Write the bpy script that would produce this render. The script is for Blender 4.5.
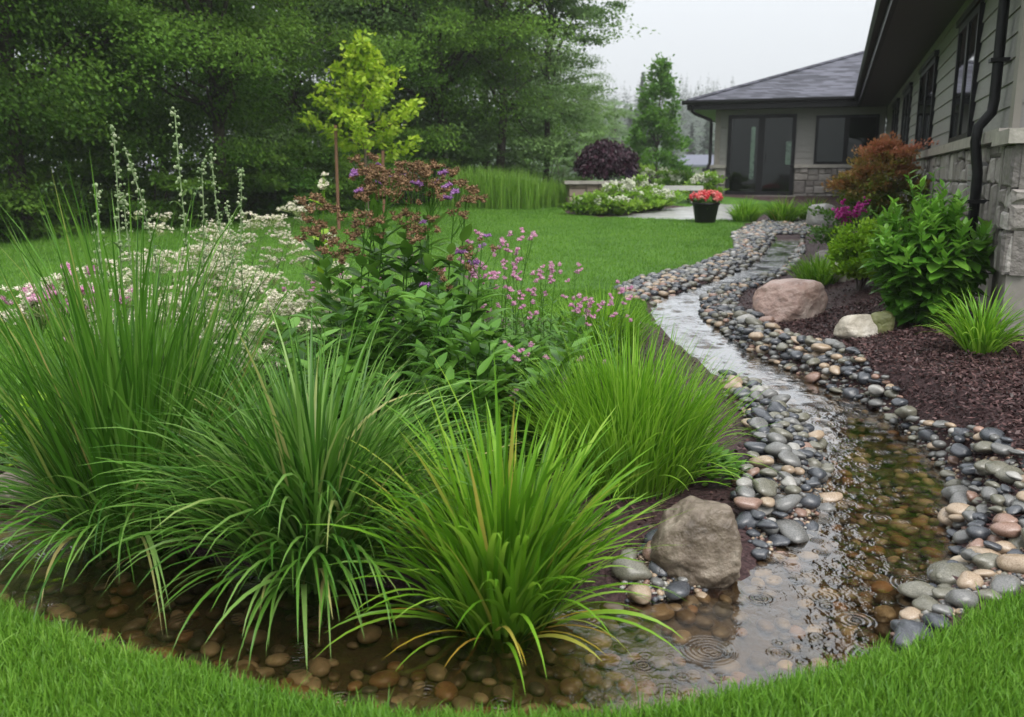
import bpy, bmesh, math, random
import numpy as np
from mathutils import Vector, noise as mnoise

for o in list(bpy.data.objects):
    bpy.data.objects.remove(o)
SC = bpy.context.scene
COL = SC.collection
random.seed(7)
RNG = np.random.default_rng(11)
R = math.radians

# ------------------------------------------------------------------ camera, sky, sun, exposure
FOC, CX, CY, PITCH, EYE = 900.0, 512.0, 358.5, R(11.4), 1.5
cam_d = bpy.data.cameras.new('camera')
cam = bpy.data.objects.new('camera', cam_d)
COL.objects.link(cam)
cam.location = (0, 0, EYE)
cam.rotation_euler = (math.pi / 2 - PITCH, 0, 0)
cam_d.sensor_width = 36
cam_d.lens = 36 * FOC / 1024
cam_d.clip_end = 2000
cam_d.clip_start = 0.05
cam_d.dof.use_dof = True
cam_d.dof.focus_distance = 4.6
cam_d.dof.aperture_fstop = 3.0
SC.camera = cam

SUN_EL, SUN_AZ = R(58), R(150)
world = bpy.data.worlds.new('World')
SC.world = world
world.use_nodes = True
wn = world.node_tree
wn.nodes.clear()
w_out = wn.nodes.new('ShaderNodeOutputWorld')
w_bg = wn.nodes.new('ShaderNodeBackground')
w_sky = wn.nodes.new('ShaderNodeTexSky')
w_sky.sky_type = 'NISHITA'
w_sky.sun_disc = False
w_sky.sun_elevation = SUN_EL
w_sky.sun_rotation = SUN_AZ
w_sky.dust_density = 6.0
w_sky.air_density = 1.0
w_mix = wn.nodes.new('ShaderNodeMix')          # the rain cloud layer over the clear sky
w_mix.data_type = 'RGBA'
w_mix.inputs['Factor'].default_value = 0.93
w_tc = wn.nodes.new('ShaderNodeTexCoord')          # an overcast sky is about three times brighter overhead than at the horizon
w_sep = wn.nodes.new('ShaderNodeSeparateXYZ')
wn.links.new(w_tc.outputs['Generated'], w_sep.inputs[0])
w_el = wn.nodes.new('ShaderNodeMapRange')
wn.links.new(w_sep.outputs['Z'], w_el.inputs['Value'])
w_cl = wn.nodes.new('ShaderNodeMix')
w_cl.data_type = 'RGBA'
w_cl.inputs['A'].default_value = (2.9, 3.05, 3.2, 1)
w_cl.inputs['B'].default_value = (9.0, 9.2, 9.4, 1)
wn.links.new(w_el.outputs['Result'], w_cl.inputs['Factor'])
wn.links.new(w_cl.outputs['Result'], w_mix.inputs['B'])
wn.links.new(w_sky.outputs['Color'], w_mix.inputs['A'])
wn.links.new(w_mix.outputs['Result'], w_bg.inputs['Color'])
w_bg.inputs['Strength'].default_value = 0.12
wn.links.new(w_bg.outputs['Background'], w_out.inputs['Surface'])

sun_d = bpy.data.lights.new('sun', 'SUN')
sun_d.energy = 1.5
sun_d.angle = R(30)
sun_d.color = (1.0, 0.97, 0.93)
sun = bpy.data.objects.new('sun', sun_d)
COL.objects.link(sun)
sun.location = (0, 0, 30)
sun.rotation_euler = (math.pi / 2 - SUN_EL, 0, -SUN_AZ + math.pi)

SC.view_settings.view_transform = 'Standard'
SC.view_settings.look = 'None'
SC.view_settings.exposure = 0.98
SC.view_settings.gamma = 1
SC.render.engine = 'CYCLES'
SC.cycles.max_bounces = 7
SC.cycles.transparent_max_bounces = 24
SC.cycles.volume_bounces = 0
SC.cycles.use_denoising = True
SC.cycles.caustics_reflective = False
SC.cycles.caustics_refractive = False

# ------------------------------------------------------------------ tools
def tag(o, label=None, cat=None, group=None, kind=None):
    if label: o['label'] = label
    if cat: o['category'] = cat
    if group: o['group'] = group
    if kind: o['kind'] = kind
    return o

def thing(name, label, cat, loc=(0, 0, 0), rz=0.0, group=None):
    o = bpy.data.objects.new(name, None)
    o.empty_display_size = 0.1
    COL.objects.link(o)
    o.location = loc
    o.rotation_euler = (0, 0, rz)
    return tag(o, label, cat, group)

class MB:
    """collects vertices and faces, then links them as one mesh object"""
    def __init__(self):
        self.v, self.r, self.f, self.n = [], [], [], 0
    def add(self, v, f, rnd=0.5):
        v = np.asarray(v, float).reshape(-1, 3)
        f = np.asarray(f, np.int64)
        self.v.append(v)
        self.r.append(np.broadcast_to(np.asarray(rnd, float), (len(v),)) if np.ndim(rnd) == 0 else np.asarray(rnd, float))
        self.f.append(f + self.n)
        self.n += len(v)
        return self
    def mesh(self, name, mat=None, smooth=False):
        me = bpy.data.meshes.new(name)
        v = np.concatenate(self.v) if self.v else np.zeros((0, 3))
        me.vertices.add(len(v))
        me.vertices.foreach_set('co', v.astype(np.float32).ravel())
        loops = np.concatenate([f.ravel() for f in self.f])
        tot = np.concatenate([np.full(len(f), f.shape[1]) for f in self.f])
        start = np.concatenate([[0], np.cumsum(tot)[:-1]])
        me.loops.add(len(loops))
        me.loops.foreach_set('vertex_index', loops.astype(np.int32))
        me.polygons.add(len(tot))
        me.polygons.foreach_set('loop_start', start.astype(np.int32))
        me.polygons.foreach_set('loop_total', tot.astype(np.int32))
        a = me.attributes.new('rnd', 'FLOAT', 'POINT')
        a.data.foreach_set('value', np.concatenate(self.r).astype(np.float32))
        me.polygons.foreach_set('use_smooth', np.full(len(tot), bool(smooth)))
        me.update(calc_edges=True)
        if mat: me.materials.append(mat)
        return me
    def build(self, name, mat=None, parent=None, smooth=False, loc=None):
        o = bpy.data.objects.new(name, self.mesh(name, mat, smooth))
        COL.objects.link(o)
        if parent: o.parent = parent
        if loc is not None: o.location = loc
        return o

def link_copy(src_or_mesh, name, parent=None, loc=(0, 0, 0), rot=(0, 0, 0), scale=(1, 1, 1)):
    o = bpy.data.objects.new(name, src_or_mesh)
    COL.objects.link(o)
    if parent: o.parent = parent
    o.location, o.rotation_euler, o.scale = loc, rot, scale
    return o

def copy_tree(o, parent=None):
    c = o.copy()
    COL.objects.link(c)
    if parent: c.parent = parent
    for ch in list(o.children):
        copy_tree(ch, c)
    return c

BOXF = np.array([[0, 3, 2, 1], [4, 5, 6, 7], [0, 1, 5, 4], [1, 2, 6, 5], [2, 3, 7, 6], [3, 0, 4, 7]])
def box(mb, x0, x1, y0, y1, z0, z1, rnd=0.5):
    mb.add([[x0, y0, z0], [x1, y0, z0], [x1, y1, z0], [x0, y1, z0], [x0, y0, z1], [x1, y0, z1], [x1, y1, z1], [x0, y1, z1]], BOXF, rnd)

def tube(mb, pts, rad, sides=6, rnd=0.5, cap=True):
    pts = np.asarray(pts, float)
    n = len(pts)
    rad = np.broadcast_to(np.asarray(rad, float), (n,))
    t = np.gradient(pts, axis=0)
    t /= np.linalg.norm(t, axis=1, keepdims=True) + 1e-9
    ref = np.where(np.abs(t[:, 2:3]) > 0.9, np.array([[1.0, 0, 0]]), np.array([[0, 0, 1.0]]))
    a = np.cross(t, ref); a /= np.linalg.norm(a, axis=1, keepdims=True) + 1e-9
    b = np.cross(t, a)
    th = np.arange(sides) * 2 * np.pi / sides
    v = pts[:, None] + rad[:, None, None] * (np.cos(th)[None, :, None] * a[:, None] + np.sin(th)[None, :, None] * b[:, None])
    i = np.arange(n - 1)[:, None] * sides
    j = np.arange(sides)[None]
    k = (j + 1) % sides
    f = np.stack([i + j, i + k, i + sides + k, i + sides + j], -1).reshape(-1, 4)
    mb.add(v.reshape(-1, 3), f, rnd)
    if cap:
        mb.add(v[-1], np.arange(sides)[None], rnd)
        mb.add(v[0], np.arange(sides)[None, ::-1], rnd)

def lathe(mb, prof, sides=24, rnd=0.5):
    prof = np.asarray(prof, float)
    th = np.arange(sides) * 2 * np.pi / sides
    v = np.stack([prof[:, None, 0] * np.cos(th), prof[:, None, 0] * np.sin(th), np.repeat(prof[:, None, 1], sides, 1)], -1)
    i = np.arange(len(prof) - 1)[:, None] * sides
    j = np.arange(sides)[None]
    k = (j + 1) % sides
    mb.add(v.reshape(-1, 3), np.stack([i + j, i + k, i + sides + k, i + sides + j], -1).reshape(-1, 4), rnd)

def _ico(sub):
    bm = bmesh.new()
    bmesh.ops.create_icosphere(bm, subdivisions=sub, radius=1)
    bm.verts.ensure_lookup_table()
    v = np.array([x.co[:] for x in bm.verts]); f = np.array([[y.index for y in x.verts] for x in bm.faces])
    bm.free()
    return v, f
ICO = {k: _ico(k) for k in (1, 2, 3, 4, 5)}

def balls(mb, pos, rad, sub=1, rnd=None, squash=1.0, rough=0.0):
    v, f = ICO[sub]
    pos = np.asarray(pos, float).reshape(-1, 3); n = len(pos)
    rad = np.broadcast_to(np.asarray(rad, float), (n,))
    vv = v[None] * np.array([1, 1, squash]) * (1 + rough * RNG.uniform(-1, 1, (n, len(v), 1))) * rad[:, None, None] + pos[:, None]
    ff = f[None] + (np.arange(n) * len(v))[:, None, None]
    r = RNG.random(n) if rnd is None else np.broadcast_to(rnd, (n,))
    mb.add(vv.reshape(-1, 3), ff.reshape(-1, 3), np.repeat(r, len(v)))

def blades(mb, base, az, L, lean, bend, w, nseg=6, prof='grass', keel=0.3, rnd=None, power=1.5, twist=0.0):
    az = np.asarray(az, float); n = len(az)
    full = lambda q: np.broadcast_to(np.asarray(q, float), (n,))
    L, lean, bend, w = full(L), full(lean), full(bend), full(w)
    base = np.asarray(base, float).reshape(-1, 3)
    s = np.linspace(0, 1, nseg + 1)
    sm = (s[1:] + s[:-1]) / 2
    ph = lean[:, None] + bend[:, None] * sm[None] ** power
    z0 = np.zeros((n, 1)); ds = (L / nseg)[:, None]
    rr = np.concatenate([z0, np.cumsum(np.sin(ph) * ds, 1)], 1)
    zz = np.concatenate([z0, np.cumsum(np.cos(ph) * ds, 1)], 1)
    ca, sa = np.cos(az)[:, None], np.sin(az)[:, None]
    p = np.stack([base[:, 0:1] + rr * ca, base[:, 1:2] + rr * sa, base[:, 2:3] + zz], -1)
    phn = lean[:, None] + bend[:, None] * s[None] ** power
    nrm = np.stack([-np.cos(phn) * ca, -np.cos(phn) * sa, np.sin(phn)], -1)
    side = np.stack([-sa + 0 * s, ca + 0 * s, 0 * s + 0 * sa], -1)
    tw = full(twist)[:, None, None] * s[None, :, None]
    side, nrm = side * np.cos(tw) + nrm * np.sin(tw), nrm * np.cos(tw) - side * np.sin(tw)
    if prof == 'grass': pr = np.minimum(1, 0.55 + 1.6 * s) * (1 - s ** 2.6) + 0.015
    elif prof == 'leaf': pr = np.sin(np.pi * np.clip(s, 0, 1) ** 0.75) ** 0.9 + 0.03
    else: pr = np.sin(np.pi * s ** 0.9) ** 0.7 + 0.03
    hw = (w[:, None] * pr[None] / 2)[..., None]
    c = p - nrm * hw * keel
    if keel:
        v = np.stack([p - side * hw, c, p + side * hw], 2); k = 3
    else:
        v = np.stack([p - side * hw, p + side * hw], 2); k = 2
    i = (np.arange(n) * (nseg + 1) * k)[:, None, None]
    a = (np.arange(nseg) * k)[None, :, None]
    b = np.arange(k - 1)[None, None]
    q = i + a + b
    f = np.stack([q, q + 1, q + k + 1, q + k], -1).reshape(-1, 4)
    r = RNG.random(n) if rnd is None else full(rnd)
    mb.add(v.reshape(-1, 3), f, np.repeat(r, (nseg + 1) * k))
    return p

def rhombs(mb, p, d, up, L, W, rnd=None):
    """simple four-point leaves"""
    n = len(p)
    d = d / (np.linalg.norm(d, axis=1, keepdims=True) + 1e-9)
    b = np.cross(d, up); b /= np.linalg.norm(b, axis=1, keepdims=True) + 1e-9
    L = np.broadcast_to(L, (n,))[:, None]; W = np.broadcast_to(W, (n,))[:, None]
    v = np.stack([p, p + d * L * .45 + b * W * .5, p + d * L, p + d * L * .45 - b * W * .5], 1)
    f = np.arange(n)[:, None] * 4 + np.arange(4)[None]
    r = RNG.random(n) if rnd is None else rnd
    mb.add(v.reshape(-1, 3), f, np.repeat(r, 4))

# ------------------------------------------------------------------ materials
def newmat(name):
    m = bpy.data.materials.new(name)
    m.use_nodes = True
    nt = m.node_tree
    nt.nodes.clear()
    out = nt.nodes.new('ShaderNodeOutputMaterial')
    return m, nt, out
def N(nt, t, **kw):
    n = nt.nodes.new('ShaderNode' + t)
    for k, v in kw.items():
        if hasattr(n, k) and k not in ('Scale',): setattr(n, k, v)
        else: n.inputs[k].default_value = v
    return n
def c4(c): return (c[0], c[1], c[2], 1)
def ramp(nt, cols, pos=None):
    r = nt.nodes.new('ShaderNodeValToRGB')
    e = r.color_ramp.elements
    pos = pos or [i / (len(cols) - 1) for i in range(len(cols))]
    while len(e) < len(cols): e.new(0.5)
    for k, (p, c) in enumerate(zip(pos, cols)):
        e[k].position = p; e[k].color = c4(c)
    return r

def leaf_mat(name, cols, trans=0.3, rough=0.42, vary=0.25, spec=0.22, clump=0.0, clump_scale=0.8, pos=None):
    m, nt, out = newmat(name); lk = nt.links.new
    at = N(nt, 'Attribute', attribute_name='rnd')
    fac = at.outputs['Fac']
    if clump:
        geo = N(nt, 'NewGeometry')
        nz = N(nt, 'TexNoise'); nz.inputs['Scale'].default_value = clump_scale; nz.inputs['Detail'].default_value = 2
        lk(geo.outputs['Position'], nz.inputs['Vector'])
        mr = N(nt, 'MapRange'); lk(nz.outputs['Fac'], mr.inputs['Value'])
        mr.inputs['From Min'].default_value = .3; mr.inputs['From Max'].default_value = .7
        mx = N(nt, 'Mix'); mx.inputs['Factor'].default_value = clump
        lk(fac, mx.inputs['A']); lk(mr.outputs['Result'], mx.inputs['B']); fac = mx.outputs['Result']
    rp = ramp(nt, cols, pos); lk(fac, rp.inputs['Fac'])
    oi = N(nt, 'ObjectInfo')
    mr2 = N(nt, 'MapRange'); lk(oi.outputs['Random'], mr2.inputs['Value'])
    mr2.inputs['To Min'].default_value = 1 - vary; mr2.inputs['To Max'].default_value = 1 + vary
    hs = N(nt, 'HueSaturation'); lk(rp.outputs['Color'], hs.inputs['Color']); lk(mr2.outputs['Result'], hs.inputs['Value'])
    pb = N(nt, 'BsdfPrincipled'); pb.inputs['Roughness'].default_value = rough
    pb.inputs['Specular IOR Level'].default_value = spec
    lk(hs.outputs['Color'], pb.inputs['Base Color'])
    if trans:
        tr = N(nt, 'BsdfTranslucent')
        h2 = N(nt, 'HueSaturation'); h2.inputs['Value'].default_value = 1.5; h2.inputs['Hue'].default_value = .49
        lk(hs.outputs['Color'], h2.inputs['Color']); lk(h2.outputs['Color'], tr.inputs['Color'])
        ms = N(nt, 'MixShader'); ms.inputs['Fac'].default_value = trans
        lk(pb.outputs['BSDF'], ms.inputs[1]); lk(tr.outputs['BSDF'], ms.inputs[2])
        lk(ms.outputs['Shader'], out.inputs['Surface'])
    else:
        lk(pb.outputs['BSDF'], out.inputs['Surface'])
    return m

def noise_mat(name, cols, scale=8, rough=0.6, bump=0.0, bump_scale=None, detail=6, spec=0.5, coord='Object', stretch=(1, 1, 1), use_rnd=0.0, metallic=0.0, dist=0.02, pos=None, rand_off=False):
    m, nt, out = newmat(name); lk = nt.links.new
    tc = N(nt, 'TexCoord')
    mp = N(nt, 'Mapping'); mp.inputs['Scale'].default_value = stretch
    lk(tc.outputs[coord], mp.inputs['Vector'])
    if rand_off:
        oi = N(nt, 'ObjectInfo'); mu = N(nt, 'Math', operation='MULTIPLY'); mu.inputs[1].default_value = 37.0
        lk(oi.outputs['Random'], mu.inputs[0]); lk(mu.outputs[0], mp.inputs['Location'])
    nz = N(nt, 'TexNoise'); nz.inputs['Scale'].default_value = scale; nz.inputs['Detail'].default_value = detail
    nz.inputs['Roughness'].default_value = .6
    lk(mp.outputs['Vector'], nz.inputs['Vector'])
    fac = nz.outputs['Fac']
    if use_rnd:
        at = N(nt, 'Attribute', attribute_name='rnd')
        mx = N(nt, 'Mix'); mx.inputs['Factor'].default_value = use_rnd
        lk(fac, mx.inputs['A']); lk(at.outputs['Fac'], mx.inputs['B']); fac = mx.outputs['Result']
    if pos is None:
        k = len(cols); pos = [.3 + .4 * i / (k - 1) for i in range(k)] if not use_rnd else [.12 + .76 * i / (k - 1) for i in range(k)]
    rp = ramp(nt, cols, pos); lk(fac, rp.inputs['Fac'])
    pb = N(nt, 'BsdfPrincipled'); pb.inputs['Roughness'].default_value = rough; pb.inputs['Metallic'].default_value = metallic
    pb.inputs['Specular IOR Level'].default_value = spec
    lk(rp.outputs['Color'], pb.inputs['Base Color'])
    if bump:
        n2 = N(nt, 'TexNoise'); n2.inputs['Scale'].default_value = bump_scale or scale * 2; n2.inputs['Detail'].default_value = 8
        lk(mp.outputs['Vector'], n2.inputs['Vector'])
        bp = N(nt, 'Bump'); bp.inputs['Strength'].default_value = bump; bp.inputs['Distance'].default_value = dist
        lk(n2.outputs['Fac'], bp.inputs['Height']); lk(bp.outputs['Normal'], pb.inputs['Normal'])
    lk(pb.outputs['BSDF'], out.inputs['Surface'])
    return m

def plain(name, c, rough=0.5, spec=0.5, metallic=0.0):
    return noise_mat(name, [tuple(x * .88 for x in c), tuple(min(1, x * 1.1) for x in c)], scale=6, rough=rough, spec=spec, metallic=metallic)

# ------------------------------------------------------------------ land form
def smooth(a, b, x):
    t = np.clip((x - a) / (b - a), 0, 1)
    return t * t * (3 - 2 * t)
WALL_P, WALL_D = np.array([4.25, 8.13]), np.array([0.352, 1.0]) / math.hypot(0.352, 1)
HOUSE_O = (10.89, 27.0, 0.93)
HOUSE_RZ = -math.atan(0.352)
def slope(y):
    t = np.maximum(0, y - 3.6)
    return np.where(y > 3.6, 0.04 * (t - 0.4 * (1 - np.exp(-t / 0.4))), 0) * 1.0 - 0.04 * np.maximum(0, y - 30)
def land(x, y):
    x, y = np.asarray(x, float), np.asarray(y, float)
    dw = -((x - WALL_P[0]) * WALL_D[1] - (y - WALL_P[1]) * WALL_D[0])
    m = 0.27 * (1 - smooth(0.2, 1.9, dw)) * (1 - smooth(12, 25, y)) * smooth(2.0, 5.5, y)
    return slope(y) + m + 0.012 * np.sin(x * 1.3 + y * .7) * smooth(6, 10, y)
CP, SP = math.cos(PITCH), math.sin(PITCH)
_T = np.geomspace(1.2, 160, 6000)
def spot(u, v, drop=0.0, plane=False):
    """where the sight line of a survey point meets the land"""
    d = np.array([u - CX, (CY - v) * SP + FOC * CP, (CY - v) * CP - FOC * SP]); d = d / d[1]
    x, y, z = d[0] * _T, _T, EYE + d[2] * _T
    g = (slope(y) if plane else land(x, y)) - drop
    i = int(np.argmax(z < g)) or len(_T) - 1
    a, b = z[i - 1] - g[i - 1], g[i] - z[i]
    t = _T[i - 1] + (_T[i] - _T[i - 1]) * a / (a + b + 1e-12)
    return (d[0] * t, t, float((slope(np.array(t)) if plane else land(d[0] * t, t)) - drop))
def line(pts, drop=0.0, plane=False): return np.array([spot(u, v, drop, plane)[:2] for u, v in pts])
def px_at(u, y): return (u - 512) / 918.0 * y

def inside(poly, x, y):
    r = np.zeros(np.shape(x), bool); n = len(poly)
    for i in range(n):
        x0, y0 = poly[i]; x1, y1 = poly[(i + 1) % n]
        c = (y0 > y) != (y1 > y)
        r ^= c & (x < (x1 - x0) * (y - y0) / (y1 - y0 + 1e-12) + x0)
    return r
def sdf(poly, x, y):
    d = np.full(np.shape(x), 1e9); n = len(poly)
    for i in range(n):
        a, b = poly[i], poly[(i + 1) % n]
        e = b - a; L2 = e @ e + 1e-12
        t = np.clip(((x - a[0]) * e[0] + (y - a[1]) * e[1]) / L2, 0, 1)
        d = np.minimum(d, np.hypot(x - a[0] - t * e[0], y - a[1] - t * e[1]))
    return np.where(inside(poly, x, y), -d, d)
def curve(p, k=4):
    """Catmull-Rom through the survey points"""
    p = np.asarray(p, float); q = np.vstack([2 * p[0] - p[1], p, 2 * p[-1] - p[-2]]); o = []
    for i in range(1, len(q) - 2):
        for t in np.arange(k) / k:
            a, b, c, d = q[i - 1], q[i], q[i + 1], q[i + 2]
            o.append(.5 * (2 * b + (c - a) * t + (2 * a - 5 * b + 4 * c - d) * t * t + (3 * b - a - 3 * c + d) * t ** 3))
    o.append(p[-1]); return np.array(o)

DROP = 0.05
L_FAR = [(772, 240), (757, 259), (738, 271), (691, 289), (657, 300), (655, 318), (672, 338), (697, 358), (726, 381), (757, 391), (787, 410), (817, 442), (827, 470), (822, 500), (810, 526), (788, 538), (768, 556), (748, 578), (705, 592), (655, 602)]
L_BED = [(560, 602), (450, 598), (330, 582), (220, 562), (100, 538), (0, 508), (-120, 480)]
SHORE = [(-120, 560), (0, 608), (60, 634), (130, 658), (200, 675), (280, 699), (350, 713), (430, 723), (560, 724), (650, 716), (720, 701), (780, 688), (850, 668), (888, 650)]
R_EDGE = [(888, 650), (897, 625), (914, 600), (955, 570), (957, 552), (947, 531), (955, 495), (934, 462), (904, 432), (876, 410), (841, 394), (817, 384), (790, 371), (750, 352), (726, 335), (703, 314), (708, 294), (740, 283), (782, 270), (794, 255), (803, 240)]
R_OUT = [(801, 232), (806, 250), (790, 272), (740, 293), (736, 310), (770, 330), (809, 344), (857, 358), (896, 374), (928, 397), (967, 417), (1003, 437), (1040, 470), (1080, 520)]
wl = curve(line(L_FAR, DROP, True)); wb = curve(line(L_BED, DROP, True)); ws = curve(line(SHORE, DROP, True)); wr = curve(line(R_EDGE, DROP, True))
WATER = np.vstack([wl, wb, ws, wr])
BED_IN = np.vstack([line([(-160, 520), (-60, 445), (10, 405), (110, 352), (240, 322), (400, 316), (560, 318), (640, 322)], 0, True), line([(690, 340), (760, 378), (830, 420), (850, 480), (838, 530), (790, 580), (700, 640), (500, 640), (200, 610), (0, 550)], DROP, True)])
BED_OUT = np.vstack([wr[::-1], line([(890, 662), (905, 656), (960, 630), (1024, 607), (1150, 568)], 0, True), [[4.6, 5.5], [8, 16], [12, 25], [11.5, 28], [6.2, 29.6], [6.0, 28.0], [7.2, 24.5]], line([(745, 226)], 0, True)])
BED_FAR = line([(566, 214), (600, 217.5), (635, 216), (655, 211), (690, 207), (650, 203), (560, 205)])
LAWN_BANK = line([(776, 234), (757, 261), (740, 273), (694, 291), (660, 300), (655, 306), (628, 306), (616, 293), (642, 281), (698, 268), (736, 253), (732, 236), (746, 226), (778, 221), (800, 218.5), (832, 220), (824, 234), (806, 246), (772, 246)], DROP, True)
PATH = line([(618, 217), (650, 211), (690, 206.5), (700, 203), (740, 205), (748, 214), (738, 220), (690, 219.5), (650, 218.5)])

def spaced(a, cells):
    o = [a]
    for end, st in cells:
        while o[-1] < end - 1e-6: o.append(min(end, o[-1] + st))
    return np.array(o)
gx = spaced(-150, [(-60, 15), (-25, 5), (-14, 1.0), (-6, .16), (-3.6, .08), (4.4, .045), (7, .08), (14, .16), (25, 1.0), (60, 5), (210, 15)])
gy = spaced(-20, [(-4, 4), (.8, .6), (1.8, .1), (6.2, .045), (11, .07), (18, .11), (32, .16), (60, 2), (420, 15)])
GX, GY = np.meshgrid(gx, gy)
SD = sdf(WATER, GX, GY)
def ground_z(x, y, sd):
    dip = np.where(sd < 0, DROP + .03 + .12 * smooth(0, .3, -sd), DROP * (1 - smooth(-.01, .16, sd)))
    return land(x, y) * np.where(sd < .3, 0, 1) + np.where(sd < .3, slope(y) + (land(x, y) - slope(y)) * smooth(0, .3, sd), 0) - dip
GZ = ground_z(GX, GY, SD)
cxm = (GX[:-1, :-1] + GX[1:, 1:]) / 2; cym = (GY[:-1, :-1] + GY[1:, 1:]) / 2
csd = (SD[:-1, :-1] + SD[1:, 1:]) / 2
zone = np.zeros(cxm.shape, int)
zone[inside(BED_IN, cxm, cym) | inside(BED_OUT, cxm, cym) | inside(BED_FAR, cxm, cym) | inside(LAWN_BANK, cxm, cym)] = 1
zone[inside(PATH, cxm, cym)] = 3
zone[(csd > 0) & (csd < .07) & (zone != 1) & (cym > 5)] = 1
zone[csd <= 0] = 2
nx_ = len(gx)
IDX = np.arange(GX.size).reshape(GX.shape)
QUAD = np.stack([IDX[:-1, :-1], IDX[:-1, 1:], IDX[1:, 1:], IDX[1:, :-1]], -1)
def sheet(name, mask, z, mat, kind='structure', label=None, cat=None):
    q = QUAD[mask]
    ids, inv = np.unique(q, return_inverse=True)
    mb = MB()
    v = np.stack([GX.ravel()[ids], GY.ravel()[ids], z.ravel()[ids]], -1)
    mb.add(v, inv.reshape(-1, 4))
    o = mb.build(name, mat, smooth=True)
    o['kind'] = kind
    return o
def zone_at(x, y):
    i = np.clip(np.searchsorted(gy, y) - 1, 0, len(gy) - 2); j = np.clip(np.searchsorted(gx, x) - 1, 0, len(gx) - 2)
    return zone[i, j]
def z_at(x, y):
    x = np.atleast_1d(np.asarray(x, float)); y = np.atleast_1d(np.asarray(y, float))
    return ground_z(x, y, sdf(WATER, x, y))
def put(u, v):
    x, y, _ = spot(u, v)
    return (x, y, float(z_at(x, y)[0]))

lawn_m = noise_mat('lawn_soil_green', [(.035, .095, .010), (.06, .145, .016), (.085, .185, .024)], scale=1.7, rough=.8, bump=.9, bump_scale=60, spec=.2, detail=10)
mulch_m = noise_mat('dark_bark_mulch', [(.014, .008, .008), (.05, .026, .027), (.095, .054, .053)], scale=55, rough=.6, spec=.25, bump=1.0, bump_scale=40, detail=8, dist=.03, stretch=(1, 1.4, 1))
bed_m = noise_mat('stream_bed_silt', [(.05, .035, .02), (.12, .085, .05)], scale=14, rough=.7, bump=.5)
path_m = noise_mat('wet_pale_paving', [(.30, .30, .30), (.45, .45, .44)], scale=3, rough=.25, bump=.1)
sheet('lawn', zone == 0, GZ, lawn_m)
sheet('mulch_bed', zone == 1, GZ, mulch_m)
sheet('stream_bed', zone == 2, GZ, bed_m)
sheet('path', zone == 3, GZ, path_m)

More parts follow.
